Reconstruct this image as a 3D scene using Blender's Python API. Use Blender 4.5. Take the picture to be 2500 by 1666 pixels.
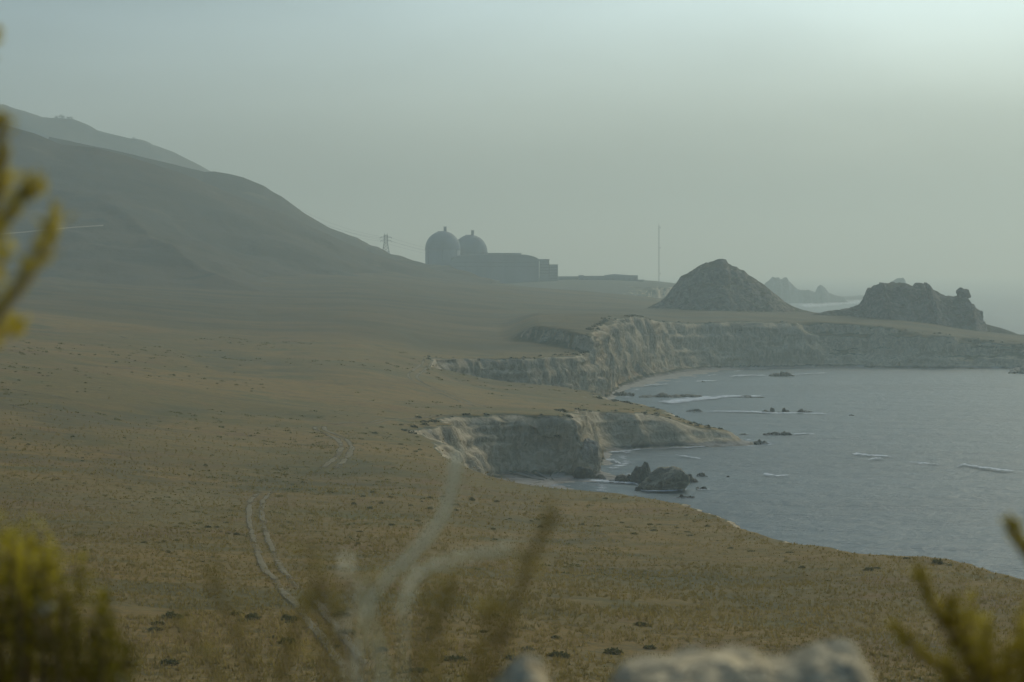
import bpy, math, random
import numpy as np

R = math.radians
rng = np.random.default_rng(7)
random.seed(7)
scene = bpy.context.scene
for o in list(bpy.data.objects):
    bpy.data.objects.remove(o, do_unlink=True)
COL = scene.collection

# ----------------------------------------------------------------- camera
EYE = 60.0            # metres above the sea
F = 6944.0            # focal length in photo pixels (100 mm on a 36 mm frame, 2500 px wide)
HV = 660.0            # photo row of the sea horizon
cam = bpy.data.cameras.new('camera')
cam.lens = 100.0
cam.sensor_width = 36.0
cam.shift_y = -(833.0 - HV) / 2500.0
cam.clip_start = 0.1
cam.clip_end = 120000.0
cam.dof.use_dof = True
cam.dof.focus_distance = 1300.0
cam.dof.aperture_fstop = 8.0
camo = bpy.data.objects.new('camera', cam)
camo.location = (0, 0, EYE)
camo.rotation_euler = (R(90), 0, 0)
COL.objects.link(camo)
scene.camera = camo

# ----------------------------------------------------------------- sky and sun
SUN_EL, SUN_AZ = 28.0, 26.0          # azimuth clockwise from +Y (to the right of the view)
world = bpy.data.worlds.new('World')
scene.world = world
world.use_nodes = True
wn, wl = world.node_tree.nodes, world.node_tree.links
wn.clear()
wout = wn.new('ShaderNodeOutputWorld')
bg = wn.new('ShaderNodeBackground')
sky = wn.new('ShaderNodeTexSky')
sky.sky_type = 'NISHITA'
sky.sun_disc = False
sky.sun_elevation = R(SUN_EL)
sky.sun_rotation = R(SUN_AZ)
sky.altitude = 0
sky.air_density = 1.0
sky.dust_density = 5.0
sky.ozone_density = 1.0
hsv = wn.new('ShaderNodeHueSaturation')
hsv.inputs['Saturation'].default_value = 0.9
tint = wn.new('ShaderNodeMix'); tint.data_type = 'RGBA'; tint.blend_type = 'MULTIPLY'
tint.inputs['Factor'].default_value = 1.0
tint.inputs['B'].default_value = (0.645, 1.0, 1.43, 1)
# thin overcast: soft streaks of cloud
tc = wn.new('ShaderNodeTexCoord')
mp = wn.new('ShaderNodeMapping'); mp.inputs['Scale'].default_value = (1.5, 1.5, 5.0); mp.inputs['Location'].default_value = (76.08, 31.2, 50.4)
nz = wn.new('ShaderNodeTexNoise'); nz.inputs['Scale'].default_value = 1.6; nz.inputs['Detail'].default_value = 4.0
nz.inputs['Roughness'].default_value = 0.45
mr = wn.new('ShaderNodeMapRange')
mr.inputs['From Min'].default_value = 0.36; mr.inputs['From Max'].default_value = 0.64
mr.inputs['To Min'].default_value = 0.60; mr.inputs['To Max'].default_value = 1.08
cl = wn.new('ShaderNodeMix'); cl.data_type = 'RGBA'; cl.blend_type = 'MULTIPLY'; cl.inputs['Factor'].default_value = 1.0
wl.new(tc.outputs['Generated'], mp.inputs['Vector']); wl.new(mp.outputs['Vector'], nz.inputs['Vector'])
wl.new(nz.outputs['Fac'], mr.inputs['Value'])
ov = wn.new('ShaderNodeMix'); ov.data_type = 'RGBA'; ov.blend_type = 'ADD'; ov.inputs['Factor'].default_value = 1.0
ov.inputs['B'].default_value = (0.62, 0.66, 0.68, 1)      # even light of the thin overcast itself
wl.new(sky.outputs['Color'], ov.inputs['A']); wl.new(ov.outputs['Result'], hsv.inputs['Color']); wl.new(hsv.outputs['Color'], tint.inputs['A'])
wl.new(tint.outputs['Result'], cl.inputs['A']); wl.new(mr.outputs['Result'], cl.inputs['B'])
wl.new(cl.outputs['Result'], bg.inputs['Color'])
bg.inputs['Strength'].default_value = 0.05
wl.new(bg.outputs['Background'], wout.inputs['Surface'])

sun = bpy.data.lights.new('sun', 'SUN')
sun.energy = 0.9
sun.angle = R(28)
sun.color = (1.0, 0.88, 0.60)
suno = bpy.data.objects.new('sun', sun)
suno.rotation_euler = (R(90 - SUN_EL), 0, R(180 - SUN_AZ))
COL.objects.link(suno)

scene.view_settings.view_transform = 'Standard'
scene.view_settings.look = 'None'
scene.view_settings.exposure = 0.75
scene.view_settings.gamma = 1.0
scene.view_settings.use_curve_mapping = False
scene.render.engine = 'CYCLES'
scene.cycles.use_denoising = True
scene.cycles.max_bounces = 6
scene.cycles.volume_bounces = 1
scene.cycles.transparent_max_bounces = 12

HAZE_DENSITY = 2.55e-4
HAZE_COLOR = (0.395, 0.475, 0.462, 1)
HAZE_ABSORB = (0.33, 0.26, 0.15, 1)

# ----------------------------------------------------------------- noise
def _h(ix, iy, iz):
    n = (ix.astype(np.int64) * 374761393 + iy.astype(np.int64) * 668265263 + iz.astype(np.int64) * 2147483647) & 0xffffffff
    n = ((n ^ (n >> 13)) * 1274126177) & 0xffffffff
    n = ((n ^ (n >> 16)) * 2246822519) & 0xffffffff
    return ((n ^ (n >> 15)) & 0xffff).astype(np.float64) / 32767.5 - 1.0

def vnoise(x, y, z=0.0):
    x, y, z = np.broadcast_arrays(np.asarray(x, float), np.asarray(y, float), np.asarray(z, float))
    ix, iy, iz = np.floor(x), np.floor(y), np.floor(z)
    fx, fy, fz = x - ix, y - iy, z - iz
    fx, fy, fz = [f * f * f * (f * (f * 6 - 15) + 10) for f in (fx, fy, fz)]
    r = 0
    for dx in (0, 1):
        for dy in (0, 1):
            for dz in (0, 1):
                w = (fx if dx else 1 - fx) * (fy if dy else 1 - fy) * (fz if dz else 1 - fz)
                r = r + w * _h(ix + dx, iy + dy, iz + dz)
    return r

def fbm(x, y, z=0.0, o=4, gain=0.5):
    a, s, r = 1.0, 0.0, 0.0
    for k in range(o):
        r = r + a * vnoise(np.asarray(x) * 2.03 ** k + 17.3 * k, np.asarray(y) * 2.03 ** k - 9.1 * k, np.asarray(z) * 2.03 ** k + 3.7 * k)
        s += a; a *= gain
    return r / s

def ridged(x, y, z=0.0, o=4):
    a, s, r = 1.0, 0.0, 0.0
    for k in range(o):
        r = r + a * (1 - 2 * np.abs(vnoise(np.asarray(x) * 2.07 ** k + 5.3 * k, np.asarray(y) * 2.07 ** k - 7.7 * k, np.asarray(z) * 2.07 ** k)))
        s += a; a *= 0.5
    return r / s

def sstep(a, b, x):
    t = np.clip((x - a) / (b - a), 0, 1)
    return t * t * (3 - 2 * t)

# ----------------------------------------------------------------- survey helpers
def P(u, v, Y):       # the point at distance Y seen at photo pixel (u, v)
    return ((u - 1250.0) / F * Y, Y, EYE - (v - HV) / F * Y)

# ----------------------------------------------------------------- mesh helpers
def link(o, parent=None):
    COL.objects.link(o)
    if parent is not None:
        o.parent = parent
    return o

def mesh_np(name, co, faces, mat, parent=None, smooth=True, attrs=None):
    co = np.ascontiguousarray(co, dtype=np.float32)
    me = bpy.data.meshes.new(name)
    if isinstance(faces, np.ndarray):
        n = faces.shape[1]; nf = faces.shape[0]
        me.vertices.add(len(co)); me.vertices.foreach_set('co', co.ravel())
        me.loops.add(nf * n); me.loops.foreach_set('vertex_index', faces.astype(np.int32).ravel())
        me.polygons.add(nf)
        me.polygons.foreach_set('loop_start', np.arange(0, nf * n, n, dtype=np.int32))
        me.polygons.foreach_set('loop_total', np.full(nf, n, dtype=np.int32))
    else:
        me.from_pydata([tuple(c) for c in co], [], faces)
    me.update(calc_edges=True)
    me.polygons.foreach_set('use_smooth', np.full(len(me.polygons), smooth))
    if attrs:
        for k, a in attrs.items():
            at = me.attributes.new(k, 'FLOAT', 'POINT')
            at.data.foreach_set('value', np.ascontiguousarray(a, dtype=np.float32))
    me.materials.append(mat)
    me.validate()
    o = bpy.data.objects.new(name, me)
    return link(o, parent)

def grid_faces(nr, nc):
    i = np.arange(nr * nc).reshape(nr, nc)
    return np.stack([i[:-1, :-1].ravel(), i[:-1, 1:].ravel(), i[1:, 1:].ravel(), i[1:, :-1].ravel()], 1)

class MB:
    """collects simple solids into one mesh"""
    def __init__(s): s.v, s.f = [], []
    def add(s, v, f):
        b = len(s.v); s.v += [tuple(p) for p in v]; s.f += [tuple(b + i for i in q) for q in f]; return s
    def box(s, x0, x1, y0, y1, z0, z1):
        v = [(x, y, z) for z in (z0, z1) for y in (y0, y1) for x in (x0, x1)]
        return s.add(v, [(0, 2, 3, 1), (4, 5, 7, 6), (0, 1, 5, 4), (2, 6, 7, 3), (0, 4, 6, 2), (1, 3, 7, 5)])
    def tube(s, pts, rad, n=6):
        pts = np.asarray(pts, float); m = len(pts)
        rad = np.broadcast_to(np.asarray(rad, float), (m,))
        t = np.gradient(pts, axis=0); t /= np.linalg.norm(t, axis=1)[:, None] + 1e-12
        up = np.array([0.0, 0, 1]) if abs(t[0][2]) < .9 else np.array([1.0, 0, 0])
        a = np.cross(t, up); a /= np.linalg.norm(a, axis=1)[:, None] + 1e-12
        b = np.cross(t, a)
        v, f = [], []
        for i in range(m):
            for k in range(n):
                w = 2 * math.pi * k / n
                v.append(pts[i] + rad[i] * (math.cos(w) * a[i] + math.sin(w) * b[i]))
        for i in range(m - 1):
            for k in range(n):
                k2 = (k + 1) % n
                f.append((i * n + k, i * n + k2, (i + 1) * n + k2, (i + 1) * n + k))
        f.append(tuple(range(n))[::-1]); f.append(tuple((m - 1) * n + k for k in range(n)))
        return s.add(v, f)
    def build(s, name, mat, parent=None, smooth=False):
        return mesh_np(name, np.array(s.v), s.f, mat, parent, smooth)

def tag(o, label=None, cat=None, group=None, kind=None):
    if label: o['label'] = label
    if cat: o['category'] = cat
    if group: o['group'] = group
    if kind: o['kind'] = kind
    return o

def empty(name, loc=(0, 0, 0)):
    o = bpy.data.objects.new(name, None); o.location = loc; o.empty_display_size = 0.5
    return link(o)

# ----------------------------------------------------------------- materials
class NT:
    def __init__(s, name):
        s.m = bpy.data.materials.new(name); s.m.use_nodes = True
        s.t = s.m.node_tree; s.n = s.t.nodes; s.l = s.t.links
        s.n.clear(); s.out = s.n.new('ShaderNodeOutputMaterial')
        s.geo = s.n.new('ShaderNodeNewGeometry')
        s.pos = s.geo.outputs['Position']
    def sep(s, sock):
        q = s.n.new('ShaderNodeSeparateXYZ'); s.l.new(sock, q.inputs[0]); return q.outputs
    def noise(s, scale, detail=4, rough=.55, vec=None, stretch=None, dist=0.0):
        q = s.n.new('ShaderNodeTexNoise')
        q.inputs['Scale'].default_value = scale; q.inputs['Detail'].default_value = detail
        q.inputs['Roughness'].default_value = rough; q.inputs['Distortion'].default_value = dist
        v = vec or s.pos
        if stretch:
            m = s.n.new('ShaderNodeMapping'); m.inputs['Scale'].default_value = stretch
            s.l.new(v, m.inputs['Vector']); v = m.outputs['Vector']
        s.l.new(v, q.inputs['Vector']); return q.outputs['Fac']
    def ramp(s, sock, a, b, lo=0., hi=1.):
        q = s.n.new('ShaderNodeMapRange'); q.interpolation_type = 'SMOOTHSTEP'
        q.inputs['From Min'].default_value = a; q.inputs['From Max'].default_value = b
        q.inputs['To Min'].default_value = lo; q.inputs['To Max'].default_value = hi
        s.l.new(sock, q.inputs['Value']); return q.outputs['Result']
    def math(s, op, a, b=None):
        q = s.n.new('ShaderNodeMath'); q.operation = op
        for i, w in enumerate((a, b)):
            if w is None: continue
            if isinstance(w, (int, float)): q.inputs[i].default_value = w
            else: s.l.new(w, q.inputs[i])
        return q.outputs[0]
    def mix(s, fac, a, b, mode='MIX'):
        q = s.n.new('ShaderNodeMix'); q.data_type = 'RGBA'; q.blend_type = mode
        for k, w in (('Factor', fac), ('A', a), ('B', b)):
            if isinstance(w, (int, float)): q.inputs[k].default_value = w
            elif isinstance(w, tuple): q.inputs[k].default_value = (w[0], w[1], w[2], 1)
            else: s.l.new(w, q.inputs[k])
        return q.outputs['Result']
    def attr(s, name):
        q = s.n.new('ShaderNodeAttribute'); q.attribute_name = name; return q.outputs['Fac']
    def rand(s):
        return s.n.new('ShaderNodeObjectInfo').outputs['Random']
    def bump(s, h, strength, dist):
        q = s.n.new('ShaderNodeBump'); q.inputs['Strength'].default_value = strength; q.inputs['Distance'].default_value = dist
        s.l.new(h, q.inputs['Height']); return q.outputs['Normal']
    def bsdf(s, color, rough=.9, normal=None, spec=.2, metallic=0., alpha=None):
        q = s.n.new('ShaderNodeBsdfPrincipled')
        for k, w in (('Base Color', color), ('Roughness', rough), ('Alpha', alpha), ('Metallic', metallic)):
            if w is None: continue
            if isinstance(w, (int, float)): q.inputs[k].default_value = w
            elif isinstance(w, tuple): q.inputs[k].default_value = (w[0], w[1], w[2], 1)
            else: s.l.new(w, q.inputs[k])
        q.inputs['Specular IOR Level'].default_value = spec
        if normal is not None: s.l.new(normal, q.inputs['Normal'])
        s.l.new(q.outputs[0], s.out.inputs['Surface']); return s.m

def mat_terrain():
    t = NT('coastal_ground')
    x, y, z = t.sep(t.pos)
    nzv = t.sep(t.geo.outputs['Normal'])[2]
    # dry grass
    big = t.noise(0.009, 5, .6)
    mid = t.noise(0.035, 6, .65)
    fine = t.noise(0.35, 6, .7)
    micro = t.noise(2.2, 4, .7)
    g = t.mix(t.ramp(big, .42, .58), (.300, .188, .045), (.212, .150, .035))
    g = t.mix(t.ramp(mid, .52, .70), g, (.245, .138, .046))
    g = t.mix(t.ramp(mid, .47, .30), g, (.150, .134, .038))
    g = t.mix(t.ramp(t.noise(0.018, 5, .6, stretch=(1, .35, 1)), .58, .76, 0, .7), g, (.28, .215, .095))
    g = t.mix(t.ramp(fine, .54, .70), g, (.135, .112, .036))
    g = t.mix(t.ramp(fine, .45, .30), g, (.30, .218, .085))
    g = t.mix(t.ramp(micro, .35, .65, 0, .4), g, (.13, .11, .048))
    g = t.mix(t.ramp(t.noise(.028, 6, .7, stretch=(.6, 1.3, 1)), .54, .66, 0, .7), g, (.120, .108, .036))
    # tussocky mottling and a cover of coastal scrub on the land beyond the first coves
    g = t.mix(t.ramp(t.noise(0.11, 6, .72, stretch=(.7, 1.6, 1)), .53, .68, 0, .65), g, (.125, .100, .034))
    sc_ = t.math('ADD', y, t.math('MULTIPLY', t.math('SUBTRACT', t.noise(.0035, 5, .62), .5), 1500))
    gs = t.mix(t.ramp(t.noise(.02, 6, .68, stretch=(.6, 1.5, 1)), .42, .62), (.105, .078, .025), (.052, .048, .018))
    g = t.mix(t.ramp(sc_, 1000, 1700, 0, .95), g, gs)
    g = t.mix(t.ramp(y, 2700, 3200, 0, .9), g, (.040, .044, .026))  # scrub darkened further here to paint in the far bluff's shade
    gu = t.math('MULTIPLY', t.attr('gully'), t.ramp(t.noise(.05, 5, .65), .38, .6))
    g = t.mix(t.math('MULTIPLY', gu, .7), g, (.095, .090, .038))
    g = t.mix(t.ramp(t.noise(.55, 6, .75, stretch=(.5, 1.2, 1)), .50, .66, 0, .55), g, (.085, .078, .026))
    g = t.mix(1.0, g, (.90, .83, .62), 'MULTIPLY')
    # rock
    flute = t.noise(0.42, 6, .68, stretch=(1, 1, .34), dist=1.2)
    strata = t.noise(0.34, 6, .65, stretch=(.22, .22, 1.5), dist=.9)
    blot = t.noise(0.06, 5, .6)
    r = t.mix(t.ramp(flute, .40, .62), (.34, .255, .14), (.58, .455, .27))
    r = t.mix(t.ramp(strata, .5, .64, 0, .7), r, (.42, .315, .175))
    r = t.mix(t.ramp(blot, .52, .68, 0, .65), r, (.27, .205, .115))
    wet = t.ramp(t.math('ADD', z, t.math('MULTIPLY', t.noise(.12, 4), 4.0)), 4.2, 2.4)
    r = t.mix(wet, r, (.065, .058, .042))
    # scrub on the middle slopes
    sl = t.math('SUBTRACT', t.math('ADD', nzv, t.math('MULTIPLY', t.math('SUBTRACT', t.noise(.16, 5, .65), .5), .55)), t.math('MULTIPLY', t.attr('face'), .26))
    scrub = t.mix(t.ramp(fine, .4, .6), (.075, .075, .032), (.14, .12, .055))
    c = t.mix(t.ramp(sl, .80, .70), scrub, r)
    c = t.mix(t.ramp(sl, .84, .93), c, g)
    sand = t.mix(t.ramp(t.noise(.25, 5), .4, .6), (.20, .175, .135), (.30, .265, .205))
    low = t.math('MULTIPLY', t.ramp(t.math('ADD', z, t.math('MULTIPLY', t.noise(.2, 3), .8)), 2.3, 1.7), t.ramp(nzv, .85, .95))
    c = t.mix(low, c, sand)
    hgt = t.math('ADD', t.math('MULTIPLY', fine, 1.0), t.math('MULTIPLY', micro, .35))
    b1 = t.bump(hgt, .6, .55)
    q = t.n.new('ShaderNodeBump'); q.inputs['Strength'].default_value = .8; q.inputs['Distance'].default_value = 1.6
    t.l.new(t.math('MULTIPLY', t.math('ADD', flute, t.math('MULTIPLY', strata, .5)), t.ramp(nzv, .9, .6)), q.inputs['Height']); t.l.new(b1, q.inputs['Normal'])
    return t.bsdf(c, .95, q.outputs['Normal'], .1)

def mat_hill():
    t = NT('hill_grass')
    nzv = t.sep(t.geo.outputs['Normal'])[2]
    big = t.noise(0.004, 6, .6); mid = t.noise(0.02, 6, .65); fine = t.noise(.12, 5, .7)
    g = t.mix(t.ramp(big, .42, .60), (.074, .056, .021), (.048, .043, .018))
    g = t.mix(t.ramp(mid, .54, .68), g, (.036, .037, .017))
    g = t.mix(t.ramp(mid, .42, .28), g, (.098, .075, .032))
    g = t.mix(t.ramp(fine, .5, .75, 0, .5), g, (.052, .052, .028))
    return t.bsdf(g, .95, t.bump(fine, .6, 2.5), .1)

def mat_rock(name, light, dark, wet=None, scale=1.0, lichen=None):
    t = NT(name)
    z = t.sep(t.pos)[2]
    a = t.noise(.5 * scale, 6, .68, dist=.6); b = t.noise(.12 * scale, 5, .6); c2 = t.noise(2.4 * scale, 5, .7)
    c = t.mix(t.ramp(a, .38, .64), dark, light)
    c = t.mix(t.ramp(b, .48, .68, 0, .7), c, tuple(.55 * q for q in dark))
    c = t.mix(t.ramp(c2, .55, .75, 0, .6), c, tuple(.7 * q for q in dark))
    if lichen: c = t.mix(t.ramp(t.noise(.8 * scale, 5, .7), .58, .68), c, lichen)
    if wet: c = t.mix(t.ramp(t.math('ADD', z, t.math('MULTIPLY', t.noise(.3, 4), 2.0)), wet + 1.6, wet), c, (.030, .028, .020))
    return t.bsdf(c, .9, t.bump(t.math('ADD', a, t.math('MULTIPLY', c2, .4)), .9, .9 / scale), .2)

def mat_crag(name, g0, r0):
    t = NT(name)
    nzv = t.sep(t.geo.outputs['Normal'])[2]
    a = t.noise(.22, 6, .7, dist=.4); f = t.noise(.6, 5, .7)
    r = t.mix(t.ramp(a, .40, .62), tuple(.5 * q for q in r0), r0)
    g = t.mix(t.ramp(f, .4, .62), tuple(.6 * q for q in g0), g0)
    sl = t.math('ADD', nzv, t.math('MULTIPLY', t.math('SUBTRACT', t.noise(.09, 6, .68), .5), .9))
    c = t.mix(t.ramp(sl, .70, .86), r, g)
    return t.bsdf(c, .95, t.bump(t.math('ADD', a, t.math('MULTIPLY', f, .4)), .9, 2.2), .1)

def mat_sea():
    t = NT('sea_water')
    w1 = t.noise(.16, 4, .6, stretch=(.5, 1.0, 1)); w2 = t.noise(.7, 5, .65, stretch=(.45, 1.0, 1)); w3 = t.noise(2.2, 3, .6, stretch=(.6, 1, 1))
    hgt = t.math('ADD', t.math('MULTIPLY', w1, 1.0), t.math('ADD', t.math('MULTIPLY', w2, .55), t.math('MULTIPLY', w3, .12)))
    n = t.bump(hgt, 1.0, 1.1)
    c = t.mix(t.ramp(t.noise(.006, 4, .6, stretch=(.4, 1, 1)), .4, .62), (.016, .036, .038), (.026, .052, .054))
    # wind-roughened water: a share of sky reflection that wave slopes keep from rising to a mirror at low angles
    d = t.n.new('ShaderNodeBsdfDiffuse'); gl = t.n.new('ShaderNodeBsdfGlossy'); m = t.n.new('ShaderNodeMixShader')
    t.l.new(c, d.inputs['Color']); t.l.new(n, d.inputs['Normal']); t.l.new(n, gl.inputs['Normal'])
    gl.inputs['Roughness'].default_value = .28; gl.inputs['Color'].default_value = (.95, .97, .95, 1)
    lw = t.n.new('ShaderNodeFresnel'); lw.inputs['IOR'].default_value = 1.33; t.l.new(n, lw.inputs['Normal'])
    t.l.new(t.ramp(lw.outputs[0], .02, .9, .06, .17), m.inputs['Fac'])
    t.l.new(d.outputs[0], m.inputs[1]); t.l.new(gl.outputs[0], m.inputs[2]); t.l.new(m.outputs[0], t.out.inputs['Surface'])
    return t.m

def mat_foam():
    t = NT('sea_foam')
    e = t.attr('edge')
    n1 = t.noise(.45, 6, .72, stretch=(.45, 1, 1), dist=.8)
    a = t.ramp(t.math('ADD', t.math('MULTIPLY', e, .62), t.math('MULTIPLY', t.math('SUBTRACT', n1, .5), 2.6)), .28, 1.2)
    c = t.mix(t.ramp(t.noise(1.3, 4), .35, .6), (.36, .40, .39), (.60, .63, .62))
    return t.bsdf(c, .8, t.bump(n1, .6, .5), .2, alpha=a)

def mat_plain(name, c0, c1, scale=.2, rough=.85, stretch=None, bump=0.0, metallic=0.0):
    t = NT(name)
    n = t.noise(scale, 6, .65, stretch=stretch)
    c = t.mix(t.ramp(n, .36, .64), c0, c1)
    return t.bsdf(c, rough, t.bump(n, .5, bump) if bump else None, .3, metallic)

def mat_leaf(name, cols, trans=.45, use_rand=False, scale=1.0):
    t = NT(name)
    k = t.attr('tint')
    c = t.mix(t.ramp(k, 0, .5), cols[0], cols[1])
    c = t.mix(t.ramp(k, .5, 1.), c, cols[2])
    if use_rand:
        c = t.mix(t.math('MULTIPLY', t.rand(), .5), c, cols[1])
    d = t.n.new('ShaderNodeBsdfDiffuse'); tr = t.n.new('ShaderNodeBsdfTranslucent'); m = t.n.new('ShaderNodeMixShader')
    t.l.new(c, d.inputs[0]); t.l.new(c, tr.inputs[0]); m.inputs[0].default_value = trans
    t.l.new(d.outputs[0], m.inputs[1]); t.l.new(tr.outputs[0], m.inputs[2]); t.l.new(m.outputs[0], t.out.inputs['Surface'])
    return t.m

def mat_track():
    t = NT('worn_dirt_track')
    n = t.noise(.9, 5, .7); a = t.ramp(t.math('ADD', t.attr('edge'), t.math('MULTIPLY', t.math('SUBTRACT', t.noise(.45, 5, .7), .5), .9)), -.12, .5, 0, .82)
    return t.bsdf(t.mix(t.ramp(n, .36, .64), (.215, .165, .078), (.265, .21, .105)), .95, None, .1, alpha=a)

M = dict(
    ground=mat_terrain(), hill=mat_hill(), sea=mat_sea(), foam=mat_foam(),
    searock=mat_rock('sea_rock_stone', (.20, .165, .105), (.075, .062, .040), wet=.6),
    brownrock=mat_rock('brown_sea_stone', (.48, .385, .23), (.21, .165, .10), wet=.2),
    palerock=mat_rock('pale_cliff_stone', (.56, .46, .31), (.26, .205, .13), wet=.9),
    boulder=mat_rock('pale_lichen_boulder', (.80, .65, .38), (.62, .48, .26), scale=3.2, lichen=(.46, .29, .11)),
    pyramid=mat_crag('pyramid_hill_cover', (.115, .105, .050), (.26, .215, .14)),
    crag=mat_crag('crag_cover', (.085, .080, .045), (.19, .16, .115)),
    island=mat_crag('island_cover', (.08, .08, .06), (.13, .125, .115)),
    track=mat_track(), roadcut=mat_plain('pale_road_cut', (.22, .18, .10), (.27, .22, .13), .1, .95),
    concrete=mat_plain('weathered_concrete', (.14, .155, .16), (.175, .19, .195), .05, .85, stretch=(1, 1, .25)),
    cladding=mat_plain('painted_cladding', (.135, .155, .16), (.165, .185, .19), .05, .7, stretch=(1, 1, .2)),
    roofm=mat_plain('grey_roof', (.21, .22, .215), (.26, .27, .265), .1, .8),
    darkwall=mat_plain('dark_band', (.09, .10, .10), (.13, .14, .14), .2, .6),
    steel=mat_plain('galvanised_steel', (.07, .072, .07), (.11, .112, .11), 1.0, .6, metallic=.2),
    wire=mat_plain('aluminium_wire', (.06, .06, .06), (.09, .09, .09), 1.0, .6),
    twig=mat_plain('brown_twig', (.20, .135, .05), (.32, .22, .09), 60.0, .9),
    palestalk=mat_leaf('pale_stalk_skin', [(.86, .85, .70), (.86, .85, .70), (.86, .85, .70)], .5),
    shrub=mat_leaf('dark_shrub_leaves', [(.085, .085, .030), (.14, .125, .042), (.21, .175, .065)], .35, True),
    scrub=mat_leaf('cliff_scrub_leaves', [(.040, .045, .022), (.070, .068, .032), (.115, .10, .05)], .2),
    lowscrub=mat_leaf('low_scrub_leaves', [(.12, .108, .028), (.17, .148, .04), (.225, .18, .055)], .4),
    tuft=mat_leaf('dry_grass_blades', [(.245, .178, .046), (.275, .198, .054), (.31, .222, .067)], .5),
    olive=mat_leaf('olive_bush_leaves', [(.10, .088, .010), (.27, .22, .018), (.54, .43, .05)], .6),
    straw=mat_leaf('straw_wand_leaves', [(.36, .27, .035), (.48, .37, .05), (.62, .48, .09)], .6),
    brushr=mat_leaf('brown_olive_leaves', [(.13, .105, .026), (.23, .18, .045), (.36, .28, .09)], .6),
    yellowbrush=mat_leaf('yellow_brown_leaves', [(.18, .14, .012), (.30, .235, .022), (.46, .36, .05)], .6),
    flower=mat_leaf('pale_flower_petals', [(.70, .68, .46), (.8, .77, .55), (.85, .83, .68)], .5),
    greyleaf=mat_leaf('grey_green_leaves', [(.62, .58, .42), (.74, .70, .52), (.84, .80, .62)], .55),
)

# ----------------------------------------------------------------- terrain
NEARP = [(-60, 61.5), (-20, 60), (0, 58.6), (10, 55.4), (40, 46.5), (95, 34), (150, 31)]
def far(u, v_pairs): return v_pairs
PROF = {
    -1600: [(215, 33), (400, 34), (700, 44), (1000, 56), (1400, 70), (2000, 105), (3000, 150), (5000, 150), (9000, 150)],
    -500: [(215, 30.5), (400, 30), (500, 30), (700, 35), (1000, 41), (1400, 50), (1800, 62), (2100, 78), (2500, 90), (3200, 95), (5000, 80), (9000, 60)],
    0: [(215, 29.5), (300, 28.5), (400, 27.5), (500, 27), (700, 31), (1000, 35), (1400, 43), (1800, 54), (2050, 64), (2400, 78), (3000, 80), (5000, 60), (9000, 40)],
    300: [(215, 29.3), (300, 28), (400, 26.5), (500, 25.5), (700, 27), (1000, 31), (1400, 38.5), (1800, 48), (2100, 57), (2400, 68), (3000, 72), (5000, 50), (9000, 40)],
    600: [(215, 29), (300, 27.5), (400, 25.5), (460, 24.2), (560, 23), (760, 23), (1150, 28.5), (1600, 37), (2000, 48), (2250, 57), (2500, 65), (3000, 68), (5000, 40), (9000, 40)],
    900: [(215, 29), (300, 27.2), (400, 25), (500, 23), (700, 21), (850, 21), (1050, 25), (1300, 30.5), (1600, 37), (2000, 47), (2500, 62), (2800, 66), (3200, 58), (3632, 40), (5000, 40), (9000, 40)],
    1050: [(215, 29), (300, 27), (400, 24.5), (500, 22.5), (600, 20.5), (700, 19), (850, 18.5), (950, 18), (1050, 19.5), (1200, 22), (1500, 29), (1800, 35.5), (2200, 45), (2600, 54), (2900, 57), (3300, 42), (3632, 36), (5000, 36), (9000, 40)],
    1200: [(215, 29), (300, 26.5), (400, 23.5), (500, 20.4), (600, 18.2), (700, 17.5), (850, 18.3), (950, 16.5), (1050, 14.8), (1120, 15), (1200, 20.5), (1300, 22), (1500, 26), (1800, 32), (2200, 42.5), (2600, 48), (2850, 49), (3200, 36), (3632, 44), (9000, 40)],
    1400: [(215, 28.5), (300, 26), (400, 22.8), (500, 19.2), (600, 17.8), (850, 18), (950, 13.5), (1050, 12.8), (1120, 13), (1230, 20.5), (1400, 24), (1600, 28), (1750, 29), (2200, 36.5), (2600, 41), (2800, 40), (3050, 29), (3350, 46), (3632, 48.5), (9000, 44)],
    1600: [(215, 28), (300, 25.5), (400, 22.2), (500, 19.2), (900, 11), (1050, 9.5), (1300, 18), (1600, 27), (1750, 29), (2000, 31.5), (2300, 34.5), (2600, 36), (2900, 28), (3200, 31), (3450, 45), (3700, 46.5), (9000, 44)],
    1900: [(215, 28), (300, 25), (409, 22), (500, 20), (1000, 5), (1600, 25), (1720, 28), (1800, 29.5), (2000, 31), (2150, 30), (2400, 15), (3000, 20), (9000, 20)],
    2200: [(215, 28), (337, 24.5), (500, 20), (1000, 5), (1600, 16), (1700, 22), (1850, 27), (2000, 29), (2200, 20), (2400, 8), (9000, 10)],
    2500: [(215, 27), (300, 25), (337, 24), (500, 20), (1000, 5), (1600, 10), (1700, 13), (1800, 17), (1900, 15), (2100, 6), (9000, 5)],
    3300: [(215, 27), (300, 25), (500, 20), (1000, 5), (1700, 5), (9000, 5)],
    4200: [(215, 27), (300, 25), (500, 20), (1000, 5), (1700, 5), (9000, 5)],
}
UG = np.arange(-1600, 4201, 25.0)
YG = np.concatenate([np.arange(-60, 100, 10.0), 100 * 1.012 ** np.arange(0, 378)])
_us = sorted(PROF)
_t = np.array([np.interp(YG, [p[0] for p in NEARP + PROF[u]], [p[1] for p in NEARP + PROF[u]]) for u in _us])
TAB = np.array([np.interp(UG, _us, _t[:, j]) for j in range(len(YG))]).T
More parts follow.
